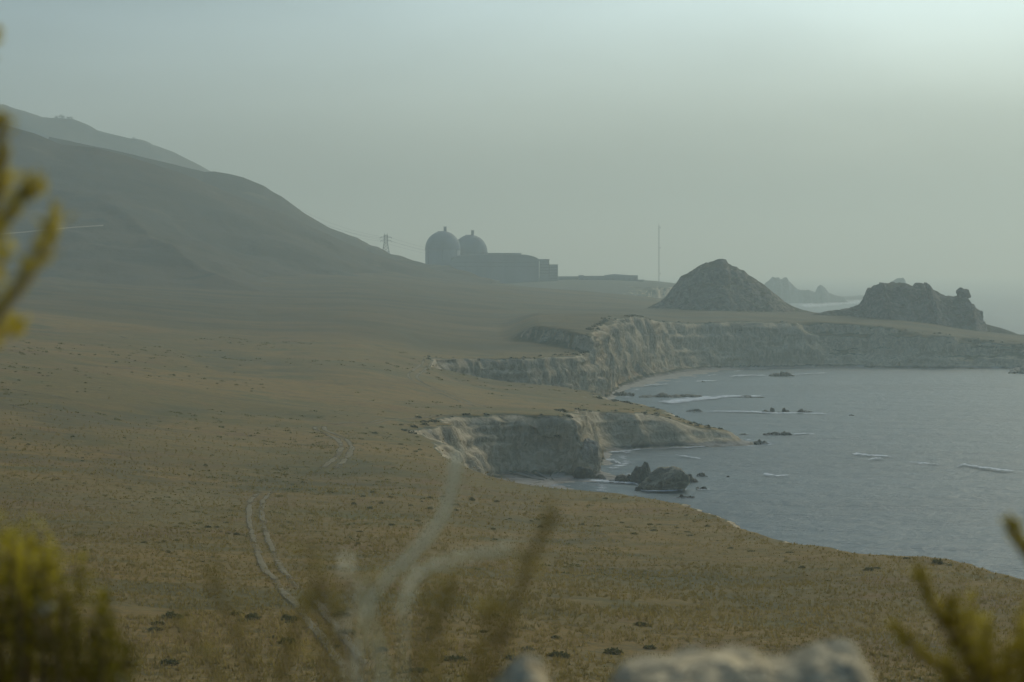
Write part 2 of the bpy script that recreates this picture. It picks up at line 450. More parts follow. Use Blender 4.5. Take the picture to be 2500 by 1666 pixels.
def _smooth(a, axis, n):
    for _ in range(n):
        p = np.concatenate([np.take(a, [0], axis), a, np.take(a, [-1], axis)], axis)
        m = a.shape[axis]
        a = .25 * np.take(p, range(0, m), axis) + .5 * np.take(p, range(1, m + 1), axis) + .25 * np.take(p, range(2, m + 2), axis)
    return a
TAB = _smooth(_smooth(TAB, 0, 14), 1, 5)

def gully(x, Y):
    q = 1 - np.abs(fbm(x / 120 + .5 * Y / 300, Y / 330, 21, 3)) * 7
    return np.clip(q, 0, 1) ** 1.5

def h_base(x, Y):
    x = np.asarray(x, float); Y = np.asarray(Y, float)
    u = 1250 + F * x / np.maximum(Y, 60.0)
    fu = np.clip((u - UG[0]) / 25.0, 0, len(UG) - 1.001)
    fy = np.clip(np.interp(Y, YG, np.arange(len(YG))), 0, len(YG) - 1.001)
    iu, iy = fu.astype(int), fy.astype(int); a, b = fu - iu, fy - iy
    z = (TAB[iu, iy] * (1 - a) + TAB[iu + 1, iy] * a) * (1 - b) + (TAB[iu, iy + 1] * (1 - a) + TAB[iu + 1, iy + 1] * a) * b
    far_ = sstep(120, 260, Y)
    z = z + far_ * (0.9 * fbm(x / 90, Y / 90, 0, 3) + .35 * fbm(x / 14, Y / 14, 5, 3) + .55 * fbm(x / 38, Y / 52, 15, 3))
    ys = np.interp(u, [1225, 1317, 1400, 1480, 1600], [1460, 1405, 1350, 1322, 1320]) + 22 * fbm(x / 45, 4.4, 0, 3)
    z = z + 7.5 * sstep(0, 10, Y - ys) * sstep(1215, 1320, u) * (1 - sstep(1540, 1680, u)) * (1 - sstep(1560, 1900, Y))
    cap = np.interp(u, [1430, 1500, 1588, 1636, 1697, 1778, 1834, 1900], [400, 13, 11.0, 8.8, 6.0, 4.0, 1.6, 1.0]) + .5 * fbm(x / 12, Y / 12, 71, 3)
    z = np.where((Y > 900) & (Y < 1180), np.minimum(z, cap), z)
    z = z - .7 * gully(x, Y) * sstep(420, 700, Y) * (1 - sstep(2300, 2700, Y))
    z = z + sstep(700, 1500, Y) * 2.0 * fbm(x / 160, Y / 160, 9, 3) * (1 - sstep(3200, 3500, Y))
    return z

# coast: foot of the cliffs, (photo column, distance, cliff width, beach width)
COAST = [(4200, 292, 8, 6), (3400, 300, 8, 6), (3000, 306, 8, 6), (2700, 322, 8, 6), (2500, 348, 8, 6), (2420, 356, 8, 6), (2250, 366, 8, 6), (2080, 391, 8, 6), (1950, 426, 8, 6),
         (1800, 483, 8, 6), (1660, 521, 9, 8), (1480, 542, 9, 10), (1340, 560, 10, 14), (1245, 600, 11, 20), (1195, 660, 13, 26), (1172, 720, 15, 30), (1166, 780, 14, 30),
         (1190, 808, 14, 30), (1240, 822, 12, 34), (1300, 827, 11, 36), (1370, 828, 10, 30), (1425, 826, 9, 16), (1450, 850, 9, 3), (1452, 885, 8, 6), (1475, 930, 9, 5),
         (1515, 953, 11, 4), (1576, 955, 14, 3), (1640, 959, 17, 3), (1737, 963, 17, 2), (1800, 970, 14, 2), (1832, 984, 10, 2), (1790, 1006, 12, 2), (1700, 1035, 16, 2), (1588, 1085, 18, 3),
         (1500, 1120, 14, 6), (1400, 1140, 10, 8), (1250, 1145, 10, 8), (1150, 1150, 10, 6), (1108, 1180, 9, 4), (1125, 1222, 8, 4), (1200, 1238, 10, 8), (1300, 1250, 9, 8), (1400, 1278, 9, 8),
         (1470, 1330, 7, 8), (1496, 1420, 8, 8), (1520, 1510, 10, 22), (1570, 1600, 12, 30), (1690, 1700, 13, 26), (1800, 1735, 14, 14), (1900, 1750, 16, 8), (2034, 1755, 26, 4), (2200, 1742, 30, 3), (2350, 1728, 30, 3),
         (2458, 1722, 26, 3), (2600, 1720, 20, 3), (2690, 1790, 18, 3), (2600, 1930, 18, 3), (2450, 2120, 20, 3), (2300, 2260, 22, 3), (2100, 2340, 22, 3), (1960, 2420, 22, 3),
         (1850, 2600, 20, 3), (1750, 2850, 20, 3), (1660, 3050, 20, 3), (1590, 3200, 20, 3), (1600, 3330, 20, 3), (1690, 3480, 20, 3), (1730, 3800, 20, 3), (1600, 4200, 25, 3), (1480, 5000, 30, 3), (1350, 6000, 30, 3), (1200, 7500, 30, 3)]
cp = np.array([[(u - 1250) / F * Y, Y, w, b] for u, Y, w, b in COAST])
def catmull(p, step):
    out = []
    for i in range(len(p) - 1):
        p0, p1, p2, p3 = p[max(i - 1, 0)], p[i], p[i + 1], p[min(i + 2, len(p) - 1)]
        n = max(2, int(np.linalg.norm(p2[:2] - p1[:2]) / step(p1[1])))
        for k in range(n):
            t = k / n
            out.append(.5 * ((2 * p1) + (p2 - p0) * t + (2 * p0 - 5 * p1 + 4 * p2 - p3) * t * t + (3 * p1 - p0 - 3 * p2 + p3) * t ** 3))
    out.append(p[-1]); return np.array(out)
def step_fn(Y): return (2.0 if Y < 700 else .75 if Y < 1300 else 1.25 if Y < 1800 else 6.0 if Y < 2500 else 20.0)
cl_ = catmull(cp, step_fn)
seg = np.r_[0, np.cumsum(np.linalg.norm(np.diff(cl_[:, :2], axis=0), axis=1))]
def normals(c, win):
    t = np.gradient(c[:, :2], axis=0)
    k = np.ones(win) / win
    t = np.stack([np.convolve(np.pad(t[:, i], win // 2, 'edge'), k, 'valid')[:len(c)] for i in (0, 1)], 1)
    t /= np.linalg.norm(t, axis=1)[:, None] + 1e-9
    return np.stack([-t[:, 1], t[:, 0]], 1)      # land on the left-hand side of travel
nn = normals(cl_, 9)
mid_i = np.argmin(abs(cl_[:, 1] - 836) + abs(cl_[:, 0] - cp[19][0]))
jit = (2.4 * fbm(seg / 22, 3.3, 0, 3) + 1.0 * fbm(seg / 6, 8.1, 0, 3)) * np.where(cl_[:, 1] < 600, .45, 1.0)
if nn[mid_i][1] < 0: nn = -nn                     # land lies beyond the near cliff
cl_[:, :2] += nn * jit[:, None]
nn_r = normals(cl_, 15)
if nn_r[mid_i][1] < 0: nn_r = -nn_r
poly = np.concatenate([cl_[::4, :2], cl_[-1:, :2], [[-6000, 7500], [-6000, -300], [3000, -300], [cl_[0, 0] + 300, 200]]])
def inside(x, Y):
    r = np.zeros(x.shape, bool)
    lo_, hi_ = Y.min(), Y.max()
    px, py = poly[:, 0], poly[:, 1]; qx, qy = np.roll(px, -1), np.roll(py, -1)
    for a, b, c, d in zip(px, py, qx, qy):
        if b == d or max(b, d) < lo_ or min(b, d) > hi_: continue
        m = ((b > Y) != (d > Y))
        if not m.any(): continue
        r ^= m & (x < (c - a) * (Y - b) / (d - b) + a)
    return r
CP = cl_[::3]
def coast_d(x, Y):
    """signed distance to the cliff foot (positive inland), cliff width and beach width there"""
    x = np.asarray(x, float).ravel(); Y = np.asarray(Y, float).ravel()
    n = len(x); d = np.full(n, 1e9); w = np.zeros(n); b = np.zeros(n)
    near = np.ones(n, bool)
    px, py = CP[:, 0].astype(np.float32), CP[:, 1].astype(np.float32)
    for s in range(0, n, 3000):
        e = slice(s, s + 3000)
        lo, hi = Y[e].min() - 160, Y[e].max() + 160
        sel = np.where((py > lo) & (py < hi))[0]
        if len(sel) == 0: d[e] = 160; continue
        dx = x[e, None].astype(np.float32) - px[None, sel]; dy = Y[e, None].astype(np.float32) - py[None, sel]
        q = dx * dx + dy * dy; k = q.argmin(1)
        d[e] = np.sqrt(q[np.arange(q.shape[0]), k]); w[e] = CP[sel[k], 2]; b[e] = CP[sel[k], 3]
    w = w * (1.05 + .75 * sstep(640, 740, Y) * fbm(x / 24, Y / 24, 41, 3))
    ins = inside(x, Y)
    return np.where(ins, d, -d), w, b

def land(x, Y, sink=False):
    """height of the land surface, cliffs and beaches included"""
    shp = np.shape(x)
    d, w, b = coast_d(x, Y)
    x = np.ravel(x); Y = np.ravel(Y)
    h = h_base(x, Y)
    foot = np.where(b > 5, 1.0, .4)
    t = np.clip(d / np.maximum(w, 1), 0, 1)
    g1 = np.interp(t, [0, .10, .22, .55, .80, 1], [0, .10, .38, .80, .96, 1]); g2 = np.interp(t, [0, .25, .5, .62, .78, .9, 1], [0, .22, .42, .68, .76, .95, 1])
    sl_ = sstep(-.25, .3, fbm(x / 26, Y / 26, 33, 3)); g = g1 * (1 - sl_) + g2 * sl_
    z = foot + (np.maximum(h, foot + .5) - foot) * g
    z = np.where(d < 0, foot + (d / np.maximum(b, 1)) * (foot + .3), z)
    z = np.where(d < -b, -.3 + (d + b) * .25, z)
    z = np.maximum(z, -6)
    if sink:
        z = np.where(d < w + 8, np.minimum(z, h - (w + 8 - d) * 6), z); z = np.where(d < 0, -8, z); z = np.maximum(z, -8)
    return z.reshape(shp), d.reshape(shp)

def ground_hit(u, v, y0=150, y1=3400):
    """first land point on the sight line through photo pixel (u, v)"""
    Y = np.arange(y0, y1, 1.0) if y1 < 5000 else np.arange(y0, y1, 2.0)
    x = (u - 1250) / F * Y; zr = EYE - (v - HV) / F * Y
    z = h_base(x, Y)
    k = np.where(z >= zr)[0]
    if len(k) == 0: return None
    Yh = Y[k[0]]; return ((u - 1250) / F * Yh, Yh, float(z[k[0]]))

# ground sheet
yr = [-60.0]
while yr[-1] < 7000:
    y = yr[-1]
    yr.append(y + (5 if y < 180 else max(1.6, .0065 * y) if y < 2000 else .011 * y))
yr = np.array(yr); tcol = np.linspace(-1, 1, 760)
gx = tcol[None, :] * (.34 * np.maximum(yr, 0)[:, None] + 40); gy = np.repeat(yr[:, None], len(tcol), 1)
gz, gd = land(gx, gy, sink=True)
fc = grid_faces(len(yr), len(tcol))
keep = (gz.ravel()[fc] > -7.5).any(1)
fc = fc[keep]
used = np.unique(fc); remap = np.zeros(gz.size, int); remap[used] = np.arange(len(used))
co = np.stack([gx.ravel(), gy.ravel(), gz.ravel()], 1)[used]
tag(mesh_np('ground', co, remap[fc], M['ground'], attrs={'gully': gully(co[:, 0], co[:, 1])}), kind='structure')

# cliffs: a fine strip along the coast from below the water to inland of the brow
nd = np.concatenate([[-99, -98], np.linspace(0, 1, 30), [2, 3, 4, 5, 6, 7, 8]])
def cliff(name, a, b):
    c = cl_[a:b]; n = nn_r[a:b]; s = seg[a:b]
    W, B = c[:, 2] * 1.45, c[:, 3]; W0 = c[:, 2]
    rows = []
    D = []
    for q in nd:
        if q == -99: d = -B - 10
        elif q == -98: d = -B - .5
        elif q <= 1: d = W * (q if q > 0 else 0)
        else: d = W + [0, 0, .8, 2.0, 4.5, 8, 13, 19, 26][int(q)]
        D.append(d)
    # a few steps of beach
    D = [D[0], D[1], -B * .66, -B * .33] + D[2:]
    D = np.array(D)                                   # rows x coast
    X = c[None, :, 0] + n[None, :, 0] * D; Y = c[None, :, 1] + n[None, :, 1] * D
    Z, dt = land(X, Y)
    _, wl_, _ = coast_d(X, Y); wl_ = wl_.reshape(X.shape)
    t = np.clip(dt / np.maximum(wl_, 1), -1, 2)
    face = sstep(-.02, .12, t) * (1 - sstep(.80, 1.04, t))
    S = np.repeat(s[None, :], len(D), 0)
    big = ridged(S / 17, Z / 60, 1.0, 3); fl = ridged(S / 5.0 + .25 * fbm(S / 9, Z / 6, 2, 2), Z / 26, 4.0, 4)
    bl = fbm(X / 4.5, Y / 4.5, Z / 3.5, 4); st = fbm(S / 40, Z / 1.3, 7, 2)
    H = np.clip(h_base(X, Y) / 18, .3, 1.3)
    msk = sstep(-.2, .35, fbm(S / 30, Z / 20, 51, 2))
    disp = H * face * (2.2 * big + (.25 + 1.1 * msk) * fl + 1.3 * bl + .7 * np.clip(st * 2.5, -1, 1))
    X = X - n[None, :, 0] * disp; Y = Y - n[None, :, 1] * disp
    Z = Z + face * .5 * H * bl
    Z[-1] -= .8; Z[-6:-1] += .07
    beach = (dt < 0) & (Z > -.2)
    Z = Z + beach * .12 * fbm(X / 3, Y / 3, 0, 3)
    rk = face * np.where(W0[None, :] > 20, 1 - sstep(.25, .62, t + .3 * fbm(S / 14, Z / 9, 61, 3)), 1.0)
    f = grid_faces(len(D), len(c))
    co = np.stack([X.ravel(), Y.ravel(), Z.ravel()], 1)
    return tag(mesh_np(name, co, f, M['ground'], attrs={'face': rk.ravel(), 'gully': 0 * rk.ravel()}), kind='structure')
def ci(k): return int(np.argmin(np.hypot(cl_[:, 0] - cp[k][0], cl_[:, 1] - cp[k][1])))
cuts = [0, ci(14), ci(23), ci(35), ci(43), ci(50), ci(55), len(cl_) - 1]
for i in range(len(cuts) - 1):
    cliff('cliff', cuts[i], cuts[i + 1] + 1)

# ----------------------------------------------------------------- hills behind
def hill(name, sky_pts, Yr, Yf, Yb, amp, u0, u1, mat, seed, power=1.9):
    su = np.array([p[0] for p in sky_pts], float); sv = np.array([p[1] for p in sky_pts], float)
    U = np.arange(u0, u1 + 1, 4.0)
    V = np.interp(U, su, sv)
    zr = EYE - (V - HV) / F * Yr
    s = np.concatenate([np.linspace(-1, 0, 90), np.linspace(.06, 1, 16)])
    Y = np.where(s < 0, Yr + s * (Yr - Yf), Yr + s * (Yb - Yr))[:, None] * np.ones(len(U))
    X = (U[None, :] - 1250) / F * Yr * (1 + (Y / Yr - 1) * .5)
    base = np.minimum(h_base(X, np.full_like(X, Yf)) - 3, zr[None, :] - 8)
    q = np.where(s < 0, (1 + s), 1 - s)[:, None]
    prof = np.where(s[:, None] < 0, np.clip(q, 0, 1) ** power * .7 + .3 * q, sstep(0, 1, q))
    Z = base + (zr[None, :] - base) * prof
    m = np.sin(np.pi * np.clip(q, 0, 1)) ** .8
    g = ridged((X + .35 * Y) / 210 + seed, Y / 700, seed, 4)
    Z = Z + amp * m * (g - .2) + amp * .35 * m * fbm(X / 60, Y / 60, seed, 4) + .02 * amp * fbm(X / 14, Y / 14, seed, 3)
    Z = Z - (1 - sstep(0, .06, q)) * 15
    HILLS.append(np.stack([X[:90], Y[:90], Z[:90]], -1).reshape(-1, 3))
    return tag(mesh_np(name, np.stack([X.ravel(), Y.ravel(), Z.ravel()], 1), grid_faces(len(s), len(U)), mat), kind='structure')
HILLS = []
RA = [(-900, 150), (-400, 215), (0, 302), (85, 326), (149, 353), (234, 361), (298, 378), (360, 397), (430, 418), (560, 472), (680, 520), (800, 573), (900, 617), (980, 642), (1100, 668), (1220, 690)]
RB = [(100, 330), (300, 372), (425, 402), (500, 420), (522, 419), (560, 425), (595, 434), (646, 455), (665, 468), (689, 481), (740, 519), (808, 559), (867, 583), (897, 602), (918, 604), (945, 620), (969, 629), (1000, 638), (1060, 652), (1140, 672), (1230, 690)]
RC = [(-900, 120), (-300, 205), (0, 258), (55, 270), (106, 287), (150, 289), (179, 291), (213, 304), (238, 319), (298, 334), (361, 349), (425, 372), (480, 400), (519, 421), (600, 470), (750, 560), (900, 640), (1000, 680)]
hill('hill', RA, 2650, 1850, 3150, 15, -900, 1200, M['hill'], 3.0, 2.0)
hill('hill', RB, 3150, 2500, 3550, 13, 120, 1220, M['hill'], 11.0)
hill('hill', RC, 5200, 3900, 6200, 38, -900, 1000, M['hill'], 19.0)

def skirt_hill(name, sky_pts, Yc, RY, base_v, mat, seed, amp, n=(220, 110), crest=1.0, Ybase=None, kind='structure'):
    """free-standing hill with a surveyed skyline; rounded in plan"""
    su = np.array([p[0] for p in sky_pts], float); sv = np.array([p[1] for p in sky_pts], float)
    x0, x1 = (su[0] - 1250) / F * Yc, (su[-1] - 1250) / F * Yc
    X1 = np.linspace(x0, x1, n[0]); y1 = np.linspace(-1, 1, n[1])
    V = np.interp(1250 + X1 / Yc * F, su, sv)
    zt = EYE - (V - HV) / F * Yc
    X = np.repeat(X1[None, :], n[1], 0); T = np.repeat(y1[:, None], n[0], 1)
    zb = EYE - (base_v - HV) / F * Yc
    rel = np.clip((zt - zb) / max((zt - zb).max(), 1), 0.02, 1) ** .6
    Y = Yc + T * RY * (rel[None, :] * .85 + .15) + RY * .12 * fbm(X / 30, 1.7, seed, 2) * (1 - abs(T))
    prof = 1 - np.abs(T) ** crest
    Z = zb - 5 + (zt[None, :] - zb + 5) * prof
    m = np.clip(np.sin(np.pi * np.abs(T)) * 1.3, 0, 1) * rel[None, :]
    Z = Z + amp * m * (ridged(X / 24 + seed, Y / 30, seed, 5) + .9 * fbm(X / 6, Y / 6, seed, 4) + .4 * np.clip(3 * fbm(X / 30, Z / 2.6, seed, 2), -1, 1))
    X = X + amp * .5 * m * fbm(Y / 9, Z / 9, seed, 3)
    sk = (1 - m) * rel[None, :] * (.9 * fbm(X / 3.2, Y / 9, seed, 4) + .5 * ridged(X / 6.5, 2.2, seed, 2) - .2)
    Z = Z + sk
    return tag(mesh_np(name, np.stack([X.ravel(), Y.ravel(), Z.ravel()], 1), grid_faces(n[1], n[0]), mat), kind=kind)

PYR = [(1560, 762), (1590, 746), (1612, 735), (1626, 722), (1640, 704), (1650, 690), (1662, 674), (1684, 664), (1700, 653), (1722, 641), (1740, 637), (1752, 632), (1764, 630), (1772, 634), (1777, 642), (1800, 654), (1815, 661), (1826, 670), (1850, 686), (1870, 700), (1892, 718), (1915, 736), (1940, 750), (1968, 758), (2010, 768)]
skirt_hill('rocky_hill', PYR, 2030, 75, 764, M['pyramid'], 4.0, 3.8, n=(260, 130), crest=1.05)
CRG = [(1940, 778), (1990, 765), (2040, 757), (2075, 752), (2096, 742), (2108, 728), (2112, 712), (2122, 708), (2132, 697), (2146, 694), (2151, 688), (2158, 692), (2180, 690), (2205, 691), (2218, 696), (2228, 700), (2236, 692), (2250, 691), (2256, 699), (2259, 690), (2264, 689), (2270, 702), (2285, 712), (2300, 717), (2318, 723), (2330, 724), (2340, 722), (2356, 722), (2366, 734), (2372, 748), (2384, 760), (2396, 776), (2400, 790), (2440, 800), (2475, 812), (2500, 824), (2560, 846), (2620, 862)]
skirt_hill('rocky_crag', CRG, 1930, 62, 800, M['crag'], 9.0, 3.6, n=(420, 120), crest=1.35)

# ----------------------------------------------------------------- rocks
def rock_mesh(seed, n=3, rough=.35, facets=9, flat=.0):
    r_ = np.random.default_rng(seed)
    import bmesh
    bm = bmesh.new(); bmesh.ops.create_icosphere(bm, subdivisions=n, radius=1.0)
    v = np.array([q.co[:] for q in bm.verts]); f = np.array([[w.index for w in q.verts] for q in bm.faces]); bm.free()
    pl = r_.normal(size=(facets, 3)); pl /= np.linalg.norm(pl, axis=1)[:, None]
    off = r_.uniform(.55, .95, facets)
    dp = v @ pl.T
    s = np.min(np.where(dp > .05, off / np.maximum(dp, .05), 9.0), 1); s = np.minimum(s, 1.15)
    s = s * (1 + rough * .6 * fbm(v[:, 0] * 1.6 + seed, v[:, 1] * 1.6, v[:, 2] * 1.6, 4) + rough * .35 * ridged(v[:, 0] * 3.1, v[:, 1] * 3.1 + seed, v[:, 2] * 3.1, 3))
    return v * s[:, None], f
def rock(name, mat, loc, size, seed, n=3, rz=0.0, rough=.35, tilt=(0, 0), parent=None, shear=0.0):
    v, f = rock_mesh(seed, n, rough)
    v = v - (v.min(0) + v.max(0)) / 2; v = v / (np.abs(v).max(0)) * np.array(size) * .5
    v[:, 0] += shear * v[:, 2]
    c, s = math.cos(tilt[0]), math.sin(tilt[0]); v = np.stack([c * v[:, 0] + s * v[:, 2], v[:, 1], -s * v[:, 0] + c * v[:, 2]], 1)
    c, s = math.cos(rz), math.sin(rz); v = np.stack([c * v[:, 0] - s * v[:, 1], s * v[:, 0] + c * v[:, 1], v[:, 2]], 1)
    o = mesh_np(name, v, f, mat, parent, smooth=n > 3)
    o.location = loc
    return o
WASH = []
def sea_rock(u0, u1, vt, vb, label, seed, depth=.8, group=None, mat='searock', name='sea_rock', n=4, shear=0.0, rough=.45, cat='rock'):
    """rock standing in the sea: spans photo columns u0..u1, rows vt..vb (waterline)"""
    Y = EYE * F / (vb - HV); w = (u1 - u0) / F * Y; h = (vb - vt) / F * Y * 1.0
    dy = max(w * depth, h)
    if u1 - u0 > 20 and name != 'boulder': WASH.append((u0, u1, vb))
    x = ((u0 + u1) / 2 - 1250) / F * (Y + dy * .3)
    if w / h > 2.4:
        rr_ = np.random.default_rng(seed); V, Fc, nb_ = [], [], 0; m = int(min(9, 3 + w / h))
        for j in range(m):
            vv, ff = rock_mesh(seed * 13 + j, 3, .6); vv = vv - (vv.min(0) + vv.max(0)) / 2; vv = vv / np.abs(vv).max(0)
            c_ = -1 + 2 * (j + .5) / m; hh = h * (1.25 - .65 * abs(c_)) * rr_.uniform(.55, 1.15)
            sz = np.array([w / m * rr_.uniform(.75, 1.25), dy * .5 * rr_.uniform(.5, 1), hh])
            V.append(vv * sz + np.array([c_ * w * .5 * (1 - .5 / m), rr_.uniform(-.25, .25) * dy, -.12 * h])); Fc.append(ff + nb_); nb_ += len(vv)
        o = mesh_np(name, np.concatenate(V), np.concatenate(Fc), M[mat], smooth=False); o.location = (x, Y + dy * .35, 0)
        return tag(o, label, cat, group)
    o = rock(name, M[mat], (x, Y + dy * .35, h * .12), (w * 1.04, dy, h * 1.76), seed, n=n, rough=rough, shear=shear)
    return tag(o, label, cat, group)

G = 'small rocks awash in the bay'
sea_rock(1556, 1682, 1141, 1200, 'large blocky brown sea rock nearest the foreground slope', 21, .8, name='sea_stack', n=5, mat='brownrock')
sea_rock(1508, 1618, 1136, 1181, 'long dark slab rock behind the blocky sea rock, higher end', 35, .7, name='sea_stack', n=5)
sea_rock(1590, 1704, 1154, 1178, 'low dark tail of rock tapering seaward behind the blocky sea rock', 36, .5, name='sea_stack', n=4)
sea_rock(1549, 1566, 1188, 1198, 'small dark rock at the foot of the blocky sea rock', 41)
sea_rock(1700, 1728, 1186, 1197, 'small dark rock alone just right of the slab tail', 42)
sea_rock(1772, 1781, 1162, 1166, 'tiny dark rock right of the slab tail', 43)
sea_rock(1648, 1676, 1208, 1219, 'dark rock close under the foreground cliff edge', 44)
sea_rock(1672, 1698, 1210, 1218, 'second dark rock under the foreground cliff edge, further right', 45)
sea_rock(1700, 1728, 1154, 1165, 'small pointed dark rock offshore of the slab rocks', 46)
sea_rock(1842, 1876, 1073, 1085, 'dark rock just off the tip of the middle promontory', 47)
sea_rock(1802, 1826, 1058, 1063, 'thin flat rock behind the tip of the middle promontory', 48)
sea_rock(1864, 1934, 1052, 1064, 'long flat dark rock lying off the middle promontory', 49, .5)
sea_rock(1677, 1718, 997, 1006, 'low double rock left of the line of rocks in the bay', 50, .5)
sea_rock(1860, 1884, 1000, 1008, 'leftmost dark rock in the line of rocks in the bay', 51)
sea_rock(1880, 1892, 995, 1006, 'pointed rock in the line of rocks in the bay', 52)
sea_rock(1902, 1928, 999, 1008, 'middle dark rock in the line of rocks in the bay', 53)
sea_rock(1946, 1963, 998, 1009, 'dark upright rock right of the middle of the line in the bay', 54)
sea_rock(1962, 1983, 1001, 1007, 'rightmost low rock of the line in the bay', 55)
sea_rock(2073, 2085, 1012, 1015, 'tiny rock far right of the line in the bay', 56)
sea_rock(1562, 1712, 961, 972, 'long flat dark reef behind the white surf', 57, .45)
sea_rock(1782, 1868, 967, 971, 'thin flat reef to the right of the white surf', 58, .45)
sea_rock(1498, 1548, 948, 968, 'dark rock shelf at the foot of the second cliff', 59, .6)
sea_rock(1712, 1722, 930, 934, 'tiny rock in the far cove surf', 60)
sea_rock(1880, 1938, 906, 920, 'dark rock ledge at the end of the far beach', 61, .5)
sea_rock(2462, 2560, 892, 913, 'pale rock point at the right edge of the picture below the far headland', 62, .6, mat='palerock')
sea_rock(1400, 1462, 1140, 1172, 'dark fallen boulder in front of the near cliff buttress', 63, .8)
sea_rock(1220, 1262, 1146, 1164, 'dark boulder on the beach under the near cliff', 64, .8)
sea_rock(1258, 1296, 1152, 1165, 'smaller brown boulder on the beach under the near cliff', 65, .8)
sea_rock(1450, 1480, 1158, 1172, 'low dark rock where the near beach meets the water', 66, .8)
sea_rock(1486, 1500, 1172, 1178, 'tiny wet rock in the foam beside the near beach', 67, .8)
# buttress at the end of the near cliff
Yb_ = 826
bt = rock('cliff_buttress', M['palerock'], ((1434 - 1250) / F * Yb_, Yb_ + 4, 3.2), (8.2, 9, 15.5), 77, n=5, rough=.4)
tag(bt, 'rounded pale buttress of rock ending the near cliff above the beach', 'rock')

# offshore island far behind the saddle
def island(name, pts, Yc, RY, base_v, label, seed, mat='island', amp=2.0):
    o = skirt_hill(name, pts, Yc, RY, base_v, M[mat], seed, amp, n=(200, 50), crest=1.3, kind='none')
    del o['kind']; return tag(o, label, 'island')
island('rocky_island', [(1800, 742), (1830, 730), (1855, 708), (1868, 692), (1878, 684), (1886, 676), (1892, 678), (1902, 677), (1908, 682), (1914, 678), (1922, 677), (1928, 688), (1936, 696), (1946, 706), (1956, 708), (1975, 708), (1990, 714), (1996, 700), (2002, 696), (2008, 698), (2015, 704), (2022, 714), (2036, 720), (2060, 726), (2070, 739)], 5300, 70, 738,
       'hazy rocky island with two notched peaks seen between the hills', 31)
island('low_reef', [(2030, 727), (2060, 724), (2090, 722), (2125, 720), (2150, 722), (2170, 728)], 5900, 40, 728, 'thin flat reef of land right of the notched island', 33, amp=.6)
island('sea_stack', [(2160, 712), (2172, 690), (2184, 684), (2192, 679), (2205, 678), (2210, 684), (2213, 700), (2230, 716)], 4900, 50, 742, 'pale hazy peak peeping over the crest of the crag', 37)
# knob of rock on the right shoulder of the crag
for (u, v, w, h, lab, sd) in ((2352, 716, 38, 34, 'head-like knob of rock on the right shoulder of the crag', 71), (2350, 740, 34, 46, 'lower block of rock under the knob on the crag', 72), (2259, 695, 11, 18, 'thin finger of rock on the crest of the crag', 73), (2240, 697, 22, 16, 'low tooth of rock beside the finger on the crag crest', 74), (2388, 770, 26, 40, 'block of rock at the seaward end of the crag', 75), (2128, 714, 34, 30, 'block of rock at the landward end of the crag crest', 76)):
    Yk = 1926; k = Yk / F
    tag(rock('rock_knob', M['crag'], P(u, v + 3, Yk), (w * k, w * k * .9, h * k), sd, n=4, rough=.45), lab, 'rock')

# ----------------------------------------------------------------- sea
yr = [150.0]
while yr[-1] < 2300: yr.append(yr[-1] * 1.0042)
yr = np.array(yr); tc_ = np.linspace(-1, 1, 520)
X = tc_[None, :] * (.36 * yr[:, None] + 60); Y = np.repeat(yr[:, None], len(tc_), 1)
X = X + .0 * Y
swell = .28 * np.sin((Y * .92 + X * .3 + 9 * fbm(X / 60, Y / 60, 0, 2)) / 5.5) + .32 * fbm(X / 14, Y / 5, 2, 3) + .16 * ridged(X / 7, Y / 2.6, 6, 2)
fade = (1 - sstep(1900, 2280, Y)) * sstep(150, 170, Y)
Z = fade * swell * .5 - (1 - fade) * .02
tag(mesh_np('sea', np.stack([X.ravel(), Y.ravel(), Z.ravel()], 1), grid_faces(*X.shape), M['sea']), kind='structure')
big = 60000.0
tag(mesh_np('sea', np.array([(-big, -2000, -1.2), (big, -2000, -1.2), (big, big, -1.2), (-big, big, -1.2)]), np.array([[0, 1, 2, 3]]), M['sea']), kind='structure')

def foam(pts, label, seed, thick=.14, group='patches of white surf', humps=.5, boost=1.4):
    """pts: (u, v centre, half height in rows) along the wave, on the water"""
    p = np.array(pts, float); t = np.linspace(0, 1, 60); tt = np.linspace(0, 1, len(p))
    u, v, hw = [np.interp(t, tt, p[:, i]) for i in range(3)]
    v = v + .35 * hw * fbm(t * 9, seed, 0, 3); hw = hw * (1 + .45 * fbm(t * 13, seed + 5, 0, 3))
    s = np.linspace(-1, 1, 9)
    VV = v[None, :] + s[:, None] * hw[None, :]; UU = np.repeat(u[None, :], 9, 0)
    YY = EYE * F / (VV - HV); XX = (UU - 1250) / F * YY
    e = (1 - np.abs(s[:, None]) ** 2) * np.minimum(1, 6 * np.minimum(t, 1 - t))[None, :]
    ZZ = .40 + (.22 if humps < .6 else .5) * e * humps * (.6 + .6 * fbm(XX / 4, YY / 4, seed, 3))
    e = e * boost
    o = mesh_np('surf', np.stack([XX.ravel(), YY.ravel(), ZZ.ravel()], 1), grid_faces(9, 60), M['foam'], attrs={'edge': e.ravel()})
    return tag(o, label, 'surf', kind='stuff')
foam([(1590, 986, 4), (1640, 982, 9), (1700, 976, 8), (1760, 971, 5), (1830, 969, 3), (1890, 971, 1.5)], 'wide patch of white surf behind the middle promontory', 1, boost=1.7)
foam([(1660, 1008, 2), (1760, 1006, 2), (1830, 1008, 3), (1900, 1011, 3), (2000, 1012, 2), (2075, 1015, 1.2)], 'thin line of foam along the row of rocks in the bay', 2)
foam([(2074, 1114, 1.5), (2090, 1112, 4), (2130, 1116, 2.5), (2200, 1119, 1.6)], 'white breaking crest in open water, left of three', 3, humps=.9)
